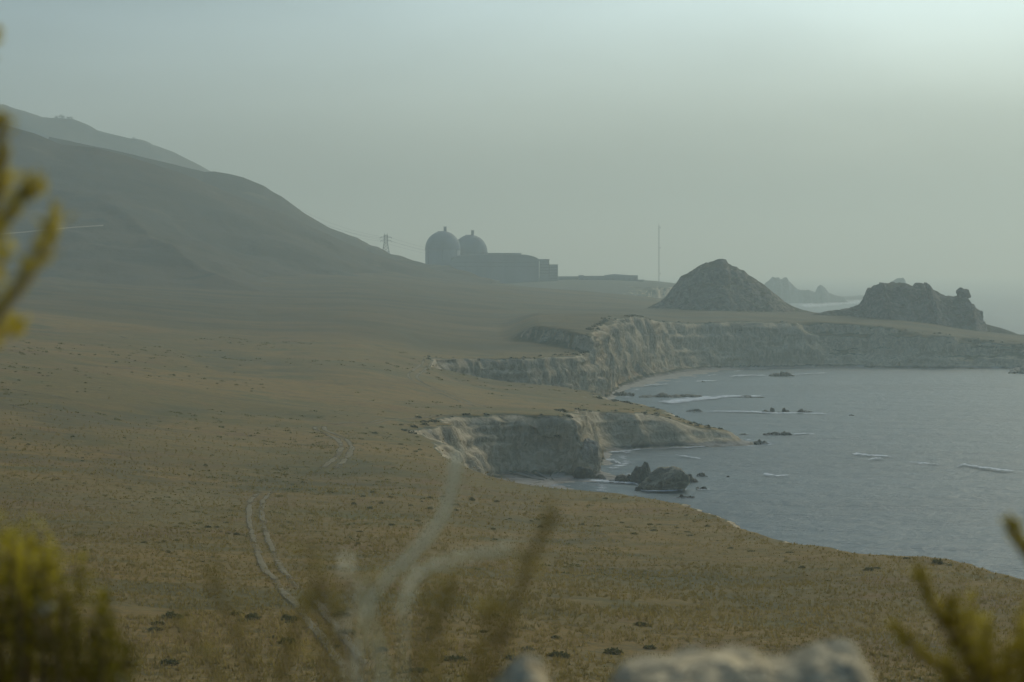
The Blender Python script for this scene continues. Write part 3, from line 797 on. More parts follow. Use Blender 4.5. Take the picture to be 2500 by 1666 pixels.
foam([(2112, 1127, 1), (2140, 1123, 3), (2165, 1124, 1)], 'small white crest just below the left breaking crest', 4, humps=.8)
foam([(2210, 1131, 1.5), (2250, 1134, 2.2), (2310, 1140, 1.2)], 'thin white crest in open water, middle of three', 5, humps=.7)
foam([(2322, 1144, 1.5), (2355, 1139, 4), (2400, 1146, 3), (2450, 1152, 2.5), (2500, 1154, 1.2)], 'white breaking crest in open water, right of three', 6, humps=.9)
foam([(1856, 1163, 4), (1875, 1163, 5), (1900, 1166, 2), (1940, 1164, 1)], 'small splash of white water off the slab rocks', 7, humps=.9)
foam([(1620, 1096, 2), (1680, 1095, 2), (1740, 1092, 1.4)], 'foam along the foot of the middle promontory', 8)
foam([(1750, 1092, 1.2), (1790, 1089, 2.2), (1835, 1086, 1.2)], 'foam at the tip of the middle promontory', 9)
foam([(1480, 1108, 2), (1520, 1105, 3), (1580, 1098, 1.4)], 'foam line on the small beach behind the buttress', 10)
foam([(1470, 1122, 4), (1500, 1128, 6), (1520, 1136, 3)], 'patch of foam behind the dark slab rock', 11)
foam([(1415, 1176, 2), (1480, 1178, 5), (1540, 1182, 4), (1570, 1190, 2)], 'foam washing between the beach and the blocky sea rock', 12)
foam([(1560, 1202, 1), (1620, 1203, 2.5), (1690, 1197, 3)], 'foam ringing the foot of the blocky sea rock', 13)
foam([(1560, 945, 1.2), (1600, 941, 3), (1640, 939, 1.5)], 'curling white wave line in the far cove, left', 14)
foam([(1690, 934, 1), (1720, 932, 2), (1760, 931, 1)], 'foam round the tiny rock in the far cove', 15)
foam([(1772, 922, 1), (1800, 919, 3.0), (1850, 918, 2.2), (1880, 919, 1)], 'curling white wave line in the far cove, right', 16)
foam([(1900, 918, .8), (1960, 915, 1.3), (2040, 911, .9)], 'thin foam along the end of the far beach', 17)
foam([(1925, 748, 6), (1980, 746, 9), (2040, 743, 9), (2090, 738, 8), (2125, 733, 5)], 'pale bright water in front of the notched island', 18, humps=.1)  # bright reflecting patch of sea, put in as a pale foam sheet
foam([(1640, 1112, 1), (1680, 1118, 2), (1720, 1124, 1.2)], 'faint foam streak in the cove before the promontory', 19, humps=.1)
foam([(1930, 1064, 1), (1960, 1061, 1.6), (2000, 1063, .8)], 'foam trailing from the long flat rock', 20, humps=.2)

for q_, (u0, u1, vb) in enumerate(WASH):
    sc0 = (vb - HV) / 450; foam([(u0 - 7 * sc0, vb - .5, .8 * sc0), (u0 * .6 + u1 * .4, vb + 1.5 * sc0, 1.9 * sc0), (u1 + 14 * sc0, vb + .5, .8 * sc0)], 'white wash at the foot of a sea rock', 40 + q_, humps=.3, boost=.95)
# broken line of wash along the foot of the shore
def shore_foam(a, b):
    c, n = cl_[a:b:2], nn_r[a:b:2]; s_ = seg[a:b:2]
    r_ = np.linspace(-1, 1, 7); wd = 1.6 + 2.6 * np.clip(fbm(s_ / 18, 5.5, 0, 3) + .4, 0, 1.4)
    off = -(c[:, 3] + 1.2)[None, :] - (r_[:, None] + .6) * wd[None, :]
    X = c[None, :, 0] + n[None, :, 0] * off; Y = c[None, :, 1] + n[None, :, 1] * off
    e = (1 - r_[:, None] ** 2) * (.35 + 1.3 * np.clip(fbm(s_ / 11, 9.5, 0, 3) + .35, 0, 1))[None, :]
    Z = .22 + .12 * fbm(X / 3, Y / 3, 0, 2) + 0 * X
    o = mesh_np('shore_wash', np.stack([X.ravel(), Y.ravel(), Z.ravel()], 1), grid_faces(*X.shape), M['foam'], attrs={'edge': e.ravel()})
    tag(o, 'broken white wash along the foot of the cliffs and beaches', 'surf', kind='stuff')
shore_foam(ci(15), ci(55))

# ----------------------------------------------------------------- dirt tracks
def track(pix, gauge, width, label_unused=None, twin=True, lift=.16):
    pts = []
    for (u, v) in pix:
        h = ground_hit(u, v)
        if h: pts.append(h[:2])
    p = np.array(pts)
    # resample
    L = np.r_[0, np.cumsum(np.linalg.norm(np.diff(p, axis=0), axis=1))]
    n = max(20, int(L[-1] / 2.0)); q = np.linspace(0, L[-1], n)
    c = np.stack([np.interp(q, L, p[:, 0]), np.interp(q, L, p[:, 1])], 1)
    k = np.ones(9) / 9
    for _ in range(3):
        c = np.stack([np.convolve(np.pad(c[:, i], 4, 'edge'), k, 'valid') for i in (0, 1)], 1)
    t = np.gradient(c, axis=0); t /= np.linalg.norm(t, axis=1)[:, None] + 1e-9
    nrm = np.stack([-t[:, 1], t[:, 0]], 1)
    root = empty('dirt_track', (0, 0, 0)); tag(root, kind='structure')
    for off in ((-gauge / 2, gauge / 2) if twin else (0,)):
        wv = width * (1 + .25 * fbm(q / 7, off + 3, 0, 3))
        cross = np.linspace(-.5, .5, 5)
        XY = c[None] + nrm[None] * (off + .12 * fbm(q / 9, off, 0, 2)[None, :, None] + cross[:, None, None] * wv[None, :, None])
        Z = h_base(XY[..., 0], XY[..., 1]) + lift - .06 * (np.abs(cross)[:, None] * 2) ** 2
        mesh_np('rut', np.stack([XY[..., 0].ravel(), XY[..., 1].ravel(), Z.ravel()], 1), grid_faces(5, n), M['track'], root, attrs={'edge': ((1 - (2 * np.abs(cross)) ** 2)[:, None] * (.55 + .6 * fbm(q / 14, off + 1, 0, 2))[None, :] * np.minimum(1, np.minimum(q, q[-1] - q) / 12)[None, :]).ravel()})
S = 2500 / 2353
def sc(l): return [(a * S, b * S) for a, b in l]
track(sc([(628, 1128), (600, 1136), (588, 1152), (586, 1180), (592, 1215), (604, 1255), (622, 1300), (655, 1345), (690, 1378), (722, 1412), (752, 1450), (790, 1500), (830, 1560)]), 1.9, 1.0)
track(sc([(742, 1084), (768, 1070), (788, 1052), (799, 1030), (790, 1012), (765, 1000), (735, 992), (728, 985), (740, 978)]), 2.2, 1.5)
track(sc([(740, 978), (800, 973), (880, 966), (960, 961), (1010, 957), (1075, 950)]), 1.6, .8, twin=True)
track(sc([(985, 826), (975, 842), (952, 858), (946, 866), (958, 878), (990, 893), (1030, 908), (1080, 928), (1110, 938)]), 3.2, 1.2)
track(sc([(0, 892), (60, 900), (120, 912), (190, 925)]), 2.5, 1.3, twin=False)
track(sc([(0, 925), (100, 950), (180, 966), (240, 974), (320, 984), (400, 993), (460, 1002)]), 2.5, 1.5, twin=False)
track(sc([(760, 612), (800, 615), (840, 619)]), 3, 1.6, twin=False)
track(sc([(270, 772), (330, 785), (420, 808)]), 3, 1.6, twin=False)
# road cut across the hillside
def hill_road(pix, width):
    g = HILLS[0]; pu = 1250 + F * g[:, 0] / g[:, 1]; pv = HV - F * (g[:, 2] - EYE) / g[:, 1]
    p = np.array(pix, float); q = np.linspace(0, 1, 50); tt = np.linspace(0, 1, len(p)); c = []
    for u, v in zip(np.interp(q, tt, p[:, 0]), np.interp(q, tt, p[:, 1])):
        d = np.hypot(pu - u, pv - v); k = np.argsort(d)[:6]; w = 1 / (d[k] + .5); c.append((g[k] * w[:, None]).sum(0) / w.sum())
    c = np.array(c); kk = np.ones(9) / 9
    c = np.stack([np.convolve(np.pad(c[:, i], 4, 'edge'), kk, 'valid') for i in range(3)], 1)
    a = c + np.array([0, -width * .5, .5]); b = c + np.array([0, width * .5, 1.6])
    o = mesh_np('hillside_road', np.stack([a, b], 0).reshape(-1, 3), grid_faces(2, 50), M['roadcut']); tag(o, kind='structure')
hill_road(sc([(-60, 546), (0, 541), (80, 534), (160, 526), (245, 521)]), 4)

# ----------------------------------------------------------------- power station
def ring(n, r, z, c=(0, 0)):
    a = np.linspace(0, 2 * math.pi, n, endpoint=False)
    return [(c[0] + r * math.cos(q), c[1] + r * math.sin(q), z) for q in a]
def lathe(prof, n=64):
    v, f = [], []
    for r, z in prof: v += ring(n, r, z)
    for i in range(len(prof) - 1):
        for k in range(n):
            k2 = (k + 1) % n; f.append((i * n + k, i * n + k2, (i + 1) * n + k2, (i + 1) * n + k))
    f.append(tuple((len(prof) - 1) * n + k for k in range(n)))
    return v, f
def containment(u, Y, topz, label):
    Rr = 22.4; gz = 34.0
    root = empty('reactor_containment', ((u - 1250) / F * Y, Y, gz)); tag(root, label, 'containment building', 'reactor domes')
    zs = topz - Rr - gz
    MB().add(*lathe([(Rr, -6), (Rr, zs - 1.2)])).build('wall', M['concrete'], root, True)
    MB().add(*lathe([(Rr + .5, zs - 1.2), (Rr + .5, zs)])).build('ring_beam', M['concrete'], root)
    MB().add(*lathe([(Rr * math.cos(a), zs + Rr * math.sin(a)) for a in np.linspace(0, math.pi / 2 - .02, 28)])).build('dome', M['concrete'], root, True)
    vs = MB().box(1.2, 4.8, -2, 2, zs + Rr - 1.5, zs + Rr + 5.2).build('vent_stack', M['concrete'], root)
    MB().box(.9, 5.1, -2.3, 2.3, zs + Rr + 5.2, zs + Rr + 5.8).build('cap', M['concrete'], vs)
    MB().box(-6.5, 1.2, -3, 3, zs + Rr - 2.2, zs + Rr - .1).box(4.8, 6.4, -2, 2, zs + Rr - 2.5, zs + Rr - 1.2).build('roof_platform', M['concrete'], root)
    for k in range(3):
        a = -math.pi / 2 + (k - 1) * .9
        MB().box(Rr * math.cos(a) - .5, Rr * math.cos(a) + .5, Rr * math.sin(a) - .5, Rr * math.sin(a) + .5, -6, zs).build('buttress', M['concrete'], root)
    return root
containment(1081, 3640, 110.0, 'left concrete reactor dome with a small vent stack, nearer and larger')
containment(1148, 3700, 106.0, 'right concrete reactor dome with a small vent stack, half behind the left one')
# turbine hall with a rounded roof
Yt = 3560; k = Yt / F
root = empty('turbine_hall', ((1209 - 1250) * k, Yt, 34)); tag(root, 'long turbine hall with rounded roof shoulders in front of the domes', 'building')
def ux(u): return (u - 1209) * k
def vz(v): return EYE - (v - HV) * k - 34
pr = [(1101, 668), (1101, 632)] + [(1101, 631), (1108, 628), (1118, 624.5), (1130, 622.5), (1150, 621.5), (1200, 621), (1265, 621), (1285, 622.5), (1300, 625.5), (1309, 629), (1314, 632), (1317, 635)]
outline = [(ux(u), vz(v)) for u, v in pr[2:]]
def extrude(poly2, y0, y1):
    n = len(poly2); v = [(x, y0, z) for x, z in poly2] + [(x, y1, z) for x, z in poly2]
    return v, [tuple(range(n)), tuple(range(2 * n - 1, n - 1, -1))] + [(i, i + n, (i + 1) % n + n, (i + 1) % n) for i in range(n)]
wallpoly = [(ux(1102), -8)] + [(ux(1102), vz(633))] + [(x * .995, z - 1.0) for x, z in outline[1:-1]] + [(ux(1316), vz(636)), (ux(1316), -8)]
MB().add(*extrude(wallpoly, 0, 80)).build('wall', M['cladding'], root)
rt = outline + [(x, z - .9) for x, z in outline[::-1]]
MB().add(*extrude(rt, -1.2, 81)).build('roof', M['roofm'], root)
for i in range(14):
    x = ux(1112 + i * 14.6); MB().box(x - .5, x + .5, -.5, 0.3, -8, vz(636)).build('pilaster', M['cladding'], root)
for i, v0 in enumerate((640, 650)):
    MB().box(ux(1108), ux(1312), -.25, .2, vz(v0 + 2.2), vz(v0)).build('window_band', M['darkwall'], root)
Ya = 3700; k = Ya / F
root = empty('auxiliary_building', ((1231 - 1250) * k, Ya, 34)); tag(root, 'flat roofed block showing above the turbine hall beside the domes', 'building')
a0, a1 = (1188 - 1231) * k, (1272 - 1231) * k; tz = EYE - (618 - HV) * k - 34
MB().box(a0, a1, 0, 50, -4, tz - 1).build('wall', M['concrete'], root); MB().box(a0 - .5, a1 + .5, -.5, 50.5, tz - 1, tz).build('parapet', M['roofm'], root)
def stepped(u0, u1, vt, vb, Y, depth, label, bands):
    k = Y / F; uc = (u0 + u1) / 2
    root = empty('office_block', ((uc - 1250) * k, Y, 34)); tag(root, label, 'building')
    a0, a1 = (u0 - uc) * k, (u1 - uc) * k; tz = EYE - (vt - HV) * k - 34
    MB().box(a0, a1, 0, depth, -8, tz - .8).build('wall', M['cladding'], root)
    MB().box(a0 - .4, a1 + .4, -.4, depth + .4, tz - .8, tz).build('roof', M['roofm'], root)
    for i in range(bands):
        z1 = tz - 3 - i * 3.6
        MB().box(a0 + .5, a1 - .5, -.2, .15, z1 - 1.5, z1).build('window_band', M['darkwall'], root)
        MB().box(a0 - .2, a1 + .2, -.5, .0, z1 - 2.1, z1 - 1.6).build('sill', M['roofm'], root)
stepped(1317.5, 1341, 633, 690, 3575, 40, 'upper step of the block at the right end of the turbine hall', 5)
stepped(1341.5, 1362, 646, 690, 3580, 36, 'lower banded block at the far right end of the turbine hall', 6)
def shed(u0, u1, vt, vb, Y, label, ridge=0.0, name='low_shed'):
    k = Y / F; uc = (u0 + u1) / 2; gz = EYE - (vb - HV) * k
    root = empty(name, ((uc - 1250) * k, Y, gz)); tag(root, label, 'building')
    a0, a1 = (u0 - uc) * k, (u1 - uc) * k; tz = (vb - vt) * k
    MB().box(a0, a1, 0, 18, -6, tz - .7).build('wall', M['cladding'], root)
    if ridge:
        MB().add(*extrude([(a0 - .5, tz - .7), (a0 + (a1 - a0) * .3, tz + ridge), (a1 + .5, tz - 1.6), (a1 + .5, tz - 2.0), (a0 - .5, tz - 1.1)], -.5, 18.5)).build('roof', M['roofm'], root)
    else:
        MB().box(a0 - .4, a1 + .4, -.4, 18.4, tz - .7, tz).build('roof', M['roofm'], root)
    for i in range(max(2, int((a1 - a0) / 7))):
        x = a0 + 3.5 + i * 7
        if x + 2 < a1: MB().box(x - 1.2, x + 1.2, -.12, .1, tz * .25, tz * .6).build('window', M['darkwall'], root)
shed(1363, 1412, 675, 690, 3660, 'low wall-like building running right from the power station', name='long_annex')
shed(1413, 1477, 674, 690, 3640, 'long low shed between the power station and the mast')
shed(1477, 1557, 671, 690, 3655, 'wider low shed with a shallow pitched roof left of the mast', .9)
shed(1414, 1425, 672, 690, 3630, 'small cabin at the left end of the long low shed', name='cabin')
shed(1558, 1572, 683, 691, 3650, 'tiny hut between the pitched shed and the mast', name='hut')

# lattice transmission tower on the slope
def tower(u, vt, vb, Y, label):
    k = Y / F; H = (vb - vt) * k; gz = EYE - (vb - HV) * k
    root = empty('transmission_tower', ((u - 1250) * k, Y, gz)); tag(root, label, 'pylon')
    wb, wt = 4.4, 1.9
    def leg(sx, sy, t): w = wb + (wt - wb) * min(t / .62, 1); return (sx * w, sy * w, t * H)
    for sx in (-1, 1):
        for sy in (-1, 1):
            MB().tube([(sx * (wb + .6), sy * (wb + .6), -4)] + [leg(sx, sy, t) for t in (0, .62, 1)], .26, 4).build('leg', M['steel'], root)
    b = MB()
    lv = [0, .2, .38, .52, .64, .74, .84, .93, 1]
    for i in range(len(lv) - 1):
        for (s1, s2) in (((-1, -1), (1, -1)), ((1, -1), (1, 1)), ((1, 1), (-1, 1)), ((-1, 1), (-1, -1))):
            b.tube([leg(*s1, lv[i]), leg(*s2, lv[i + 1])], .13, 4); b.tube([leg(*s2, lv[i]), leg(*s1, lv[i + 1])], .13, 4); b.tube([leg(*s1, lv[i + 1]), leg(*s2, lv[i + 1])], .13, 4)
    b.build('bracing', M['steel'], root)
    for t, w in ((.70, 6.0), (.86, 6.6)):
        for sx in (-1, 1):
            arm = MB().tube([(sx * 1.6, -1.6, t * H), (sx * w, 0, t * H + .5), (sx * 1.6, 1.6, t * H)], .16, 4).tube([(sx * 1.6, 0, t * H + 2), (sx * w, 0, t * H + .5)], .14, 4).build('cross_arm', M['steel'], root)
            MB().tube([(sx * w, 0, t * H + .4), (sx * w, 0, t * H - 1.4)], .14, 5).build('insulator', M['wire'], arm)
    for sx in (-1, 1): MB().tube([(sx * 1.6, 0, H), (sx * 1.6, 0, H + 2.2)], .15, 4).build('peak', M['steel'], root)
    return root, H, gz
tw, tH, tgz = tower(942, 574, 625, 3180, 'lattice transmission tower standing on the hill slope left of the domes')
tx = tw.location.x
for i, (sx, t) in enumerate([(sx, t) for sx in (-1, 1) for t in (.70, .86)]):
    w0 = 6.3 * sx
    a = np.array([tx + w0, 3180, tgz + t * tH]); bL = np.array([tx - 130 + w0, 3330, tgz + t * tH + 44]); bR = np.array([tx + 150 + w0, 3330, tgz + t * tH - 22])
    def sag(p, q, s): return [p + (q - p) * x - np.array([0, 0, s * 4 * x * (1 - x)]) for x in np.linspace(0, 1, 14)]
    o = MB().tube(sag(bL, a, 7) + sag(a, bR, 7)[1:], .06, 4).build('power_line', M['wire'])
    tag(o, 'thin sagging power line strung past the lattice transmission tower', 'wire', 'power lines at the tower')
# tall thin mast
k = 3632 / F; mH = 137 * k; mx = (1608.5 - 1250) * k; mz = 45.4
root = empty('radio_mast', (mx, 3632, mz)); tag(root, 'tall thin lattice mast left of the pyramid hill', 'mast')
for i in range(3):
    a = i * 2.094; MB().tube([(.55 * math.cos(a), .55 * math.sin(a), -3), (.55 * math.cos(a), .55 * math.sin(a), mH)], .13, 5).build('leg', M['steel'], root)
b = MB()
for j in range(48):
    z0, z1 = j * mH / 48, (j + 1) * mH / 48
    for i in range(3):
        a, c2 = i * 2.094, (i + 1) * 2.094
        b.tube([(.55 * math.cos(a), .55 * math.sin(a), z0), (.55 * math.cos(c2), .55 * math.sin(c2), z1)], .06, 4)
b.build('bracing', M['steel'], root)
for t in (.14, .60, .96):
    MB().box(-.2, 2.2, -.15, .15, t * mH, t * mH + .25).box(1.9, 2.3, -.3, .3, t * mH - .6, t * mH + .9).build('boom', M['steel'], root)
MB().tube([(0, 0, mH), (0, 0, mH + 3)], .1, 5).build('tip_rod', M['steel'], root)

# ----------------------------------------------------------------- shrubs, scrub, grass
def leaf_clump(seed, n, rx, rz, leaf, stems=True):
    r_ = np.random.default_rng(seed)
    d = r_.normal(size=(n, 3)); d[:, 2] = np.abs(d[:, 2]); d /= np.linalg.norm(d, axis=1)[:, None]
    rad = r_.uniform(.45, 1.0, n) ** .6
    lob = 1 + .35 * fbm(d[:, 0] * 2 + seed, d[:, 1] * 2, d[:, 2] * 2, 2)
    c = d * (rad * lob)[:, None] * np.array([rx, rx, rz])
    c[:, 2] += .02
    t = r_.normal(size=(n, 3)); t /= np.linalg.norm(t, axis=1)[:, None]
    b = np.cross(t, r_.normal(size=(n, 3))); b /= np.linalg.norm(b, axis=1)[:, None]
    L = leaf * r_.uniform(.6, 1.4, n)[:, None]
    v = np.stack([c - t * L * .5, c + b * L * .32, c + t * L * .5, c - b * L * .32], 1).reshape(-1, 3)
    f = np.arange(4 * n).reshape(n, 4)
    tint_ = np.repeat(np.clip(.5 + .28 * r_.normal(size=n), 0, 1), 4)
    return v, f, tint_
SH = []
for i in range(6):
    v, f, tn = leaf_clump(100 + i, 150, 1.0, .72 if i % 2 else .5, .30)
    o = mesh_np('shrub', v, f, M['shrub'], smooth=False, attrs={'tint': tn})
    SH.append(o.data); bpy.data.objects.remove(o)
def shrub(u, v, size_px, label, group, i):
    h = ground_hit(u, v)
    if h is None: return
    dd_, ww_, _ = coast_d(np.array([h[0]]), np.array([h[1]]))
    if dd_[0] < ww_[0] + 1: return
    s = size_px / F * h[1] * .55
    o = bpy.data.objects.new('shrub', SH[i % 6]); o.location = (h[0], h[1], h[2] - .06 * s)
    o.scale = (s * random.uniform(.9, 1.2), s, s * random.uniform(.75, 1.0)); o.rotation_euler = (0, 0, random.uniform(0, 6.28))
    link(o); tag(o, label, 'shrub', group)
i = 0
for (u, v, s) in [(552, 1277, 14), (508, 1290, 18), (530, 1288, 15), (484, 1295, 10), (446, 1302, 9), (460, 1302, 8), (556, 1305, 13), (578, 1307, 17), (594, 1308, 8), (353, 1327, 15), (386, 1326, 14), (400, 1324, 15), (430, 1322, 16), (410, 1348, 13), (412, 1352, 12), (396, 1346, 8), (437, 1370, 12), (482, 1360, 6), (495, 1374, 10), (518, 1362, 7), (492, 1384, 9), (556, 1330, 7), (596, 1363, 6), (470, 1312, 7), (540, 1300, 8)]:
    shrub(u, v, s, 'dark rounded shrub in the scattered group left of the nearer wheel track', 'dark shrubs left of the wheel track', i); i += 1
r_ = random.Random(5)
for k_ in range(46):
    u = r_.uniform(860, 1330); v = 1200 + (u - 860) * .06 + abs(r_.gauss(0, 55))
    if v > 1420: continue
    shrub(u, v, r_.uniform(7, 17), 'low olive shrub among those behind the pale blurred stalks', 'olive shrubs on the terrace behind the stalks', i); i += 1
for k_ in range(34):
    u = r_.uniform(1340, 2050); v = np.interp(u, [1300, 1660, 2080], [1195, 1232, 1365]) + r_.uniform(4, 90)
    shrub(u, v, r_.uniform(8, 20), 'low green shrub near the brow of the foreground slope above the sea', 'green shrubs along the foreground brow', i); i += 1
for (u, v, s) in [(1770, 1231, 26), (2214, 1366, 20), (2290, 1379, 34), (2318, 1383, 18), (2370, 1380, 14), (2400, 1384, 18), (2430, 1386, 24), (2470, 1402, 16), (2120, 1395, 30), (2140, 1390, 22)]:
    shrub(u, v, s, 'dark shrub on the very edge of the foreground bluff at right', 'dark shrubs on the bluff edge at right', i); i += 1
for k_ in range(40):
    u = r_.uniform(30, 640); v = r_.uniform(850, 960)
    shrub(u, v, r_.uniform(5, 9), 'small dark shrub dotting the far left grassland', 'small shrubs on the left grassland', i); i += 1
for k_ in range(46):
    u = r_.uniform(30, 760); v = r_.uniform(1060, 1240)
    shrub(u, v, r_.uniform(5, 11), 'small dull shrub on the rising grass at left above the dark group', 'small shrubs on the grass at left', i); i += 1
for k_ in range(30):
    u = r_.uniform(300, 1600); v = r_.uniform(1500, 1660)
    shrub(u, v, r_.uniform(20, 55), 'weedy low bush on the near slope at the foot of the picture', 'weedy bushes on the near slope', i); i += 1
for k_ in range(26):
    u = r_.uniform(880, 1180); v = 1048 + r_.uniform(-10, 60)
    shrub(u, v, r_.uniform(7, 15), 'dark shrub beside the gully at the left end of the near cliff', 'shrubs by the near gully', i); i += 1

# scrub hanging on the brows of the cliffs (one mass)
def scrub_mass(name, label, pts, n, leaf, rx, rz, mat):
    V, Fc, T = [], [], []; b = 0
    for q, (x, y, z, s) in enumerate(pts):
        v, f, tn = leaf_clump(500 + q % 40, n, rx * s, rz * s, leaf * s)
        V.append(v + np.array([x, y, z])); Fc.append(f + b); T.append(tn); b += len(v)
    o = mesh_np(name, np.concatenate(V), np.concatenate(Fc), mat, smooth=False, attrs={'tint': np.concatenate(T)})
    return tag(o, label, 'scrub', kind='stuff')
pts = []
for j in range(ci(14), ci(55)):
    Yc = cl_[j, 1]
    if Yc > 1800: continue
    dens = .55 if Yc < 1300 else .75
    dens *= .35 + 1.1 * max(0, float(fbm(seg[j] / 25, 2.2, 0, 2)) + .3)
    if r_.random() < dens * .5:
        d = cl_[j, 2] * r_.uniform(.86, 1.05) + abs(r_.gauss(0, 2.2))
        pts.append((cl_[j, 0] + nn_r[j, 0] * d, cl_[j, 1] + nn_r[j, 1] * d, 0, r_.uniform(.5, 1.5) * (1.15 if Yc > 1300 else .9)))
zz, dd = land(np.array([p[0] for p in pts]), np.array([p[1] for p in pts]))
pts = [(p[0], p[1], float(z) - .15, p[3]) for p, z, d in zip(pts, zz, dd) if d > .5]
scrub_mass('cliff_top_scrub', 'dark low scrub hanging along the brows of the cliffs', pts, 46, .42, 1.0, .55, M['scrub'])
# dark hedge-like band on the far left slope
pts = []
for k_ in range(160):
    u = r_.uniform(262, 455); v = np.interp(u, [262, 455], [664, 672]) + r_.uniform(-2, 2)
    h = ground_hit(u, v, 1500, 2300)
    if h: pts.append((h[0], h[1], h[2] - .2, r_.uniform(.8, 1.9)))
if pts:
    o = scrub_mass('hedgerow', 'long dark hedge on the far left slope below the hill', pts, 40, .6, 1.3, .9, M['scrub']); del o['kind']; o['category'] = 'hedge'

# dry grass: tufts on the near slope (one mass)
N = 60000
yy = 205 * (760 / 205) ** rng.random(N) ; xx = (rng.random(N) * 2 - 1) * .2 * yy
zz, dd = land(xx, yy)
ok = (dd > 9) & (fbm(xx / 9, yy / 9, 3, 3) > -.55) & (rng.random(N) < 1 - sstep(300, 740, yy))
xx, yy = xx[ok], yy[ok]; zz = h_base(xx, yy); n = len(xx)
nb = 4
a = rng.random((n, nb)) * 6.283; hgt = (.16 + .22 * rng.random((n, nb))) * (1 + .5 * fbm(xx / 25, yy / 25, 8, 2))[:, None] * (1 + yy[:, None] / 1500)
bw = .03 + .035 * rng.random((n, nb)) + yy[:, None] * 5e-5
ox, oy = np.cos(a), np.sin(a); lean = .25 + .5 * rng.random((n, nb))
bx_ = xx[:, None] + .12 * ox; by_ = yy[:, None] + .12 * oy
base = np.stack([bx_, by_, np.repeat(zz[:, None], nb, 1) - .03], -1)
side = np.stack([-oy, ox, 0 * ox], -1) * bw[..., None]
tip = base + np.stack([ox * lean * hgt, oy * lean * hgt, hgt], -1)
v = np.stack([base - side, base + side, tip], 2).reshape(-1, 3)
tn = np.clip(.5 + .9 * fbm(xx / 30, yy / 30, 12, 3) + .22 * rng.normal(size=n), 0, 1)
o = mesh_np('dry_grass', v, np.arange(len(v)).reshape(-1, 3), M['tuft'], smooth=False, attrs={'tint': np.repeat(tn, nb * 3)})
tag(o, 'short dry tan grass covering the near slope', 'grass', kind='stuff')

# uneven clumps of low scrub through the grass (one mass)
yc_ = 215 * (1250 / 215) ** rng.random(9000); xc_ = (rng.random(9000) * 2 - 1) * .2 * yc_
k_ = fbm(xc_ / 34, yc_ / 55, 81, 3) + .08 * rng.normal(size=9000) > .16
xc_, yc_ = xc_[k_], yc_[k_]; d_, w_, _ = coast_d(xc_, yc_); k_ = d_ > w_ + 2; xc_, yc_ = xc_[k_][:1500], yc_[k_][:1500]
pts = [(x, y, z - .12, r_.uniform(.25, .7) * (.6 + y / 900)) for x, y, z in zip(xc_, yc_, h_base(xc_, yc_))]
scrub_mass('low_scrub', 'uneven clumps of low olive scrub spread through the dry grass', pts, 26, .42, 1.3, .38, M['lowscrub'])

# tiny trees on the far ridge
for q, (u, v, s) in enumerate([(137, 288, 6), (148, 287, 9), (154, 289, 8), (166, 290, 6), (174, 291, 9), (326, 341, 8), (333, 343, 6)]):
    Yq = 5200; k = Yq / F
    root = empty('ridge_tree', P(u, v + 1.5, Yq))
    tag(root, 'tiny tree silhouette on the far ridge, in the left clump' if q < 5 else 'tiny tree silhouette on the far ridge, in the right pair', 'tree', 'trees on the far ridge')
    vv, ff, tt = leaf_clump(900 + q, 90, s * k * .6, s * k * .7, 1.6)
    vv[:, 2] += 1.2
    mesh_np('crown', vv, ff, M['scrub'], root, False, attrs={'tint': tt})
    MB().tube([(0, 0, -3), (0, 0, 2)], [.5, .3], 6).build('trunk', M['twig'], root)

# ----------------------------------------------------------------- plants and boulder beside the camera
def plant_leaves(name, pts, size, mat, parent, seed, spread, tintf=None, per=1):
    r_ = np.random.default_rng(seed); c = np.repeat(np.asarray(pts, float), per, 0); n = len(c)
    c = c + r_.normal(size=(n, 3)) * spread
    t = r_.normal(size=(n, 3)); t[:, 2] = np.abs(t[:, 2]) + .6; t /= np.linalg.norm(t, axis=1)[:, None]
    b = np.cross(t, r_.normal(size=(n, 3))); b /= np.linalg.norm(b, axis=1)[:, None] + 1e-9
    L = size * r_.uniform(.6, 1.3, n)[:, None]
    v = np.stack([c, c + t * L * .5 + b * L * .22, c + t * L, c + t * L * .5 - b * L * .22], 1).reshape(-1, 3)
    tn = np.clip((tintf(c) if tintf is not None else .5) + .2 * r_.normal(size=n), 0, 1)
    return mesh_np(name, v, np.arange(4 * n).reshape(n, 4), mat, parent, False, attrs={'tint': np.repeat(tn, 4)})
def curve(pp, Y, n=14, dY=0.0):
    p = np.array(pp, float); t = np.linspace(0, 1, len(p)); q = np.linspace(0, 1, n)
    u, v = np.interp(q, t, p[:, 0]), np.interp(q, t, p[:, 1])
    k = np.array([.25, .5, .25])
    for _ in range(2):
        u[1:-1] = np.convolve(u, k, 'valid'); v[1:-1] = np.convolve(v, k, 'valid')
    return np.array([P(a, b, Y + dY * c) for a, b, c in zip(u, v, q)])
def gz_(x, y): return float(h_base(np.array([x]), np.array([y]))[0])

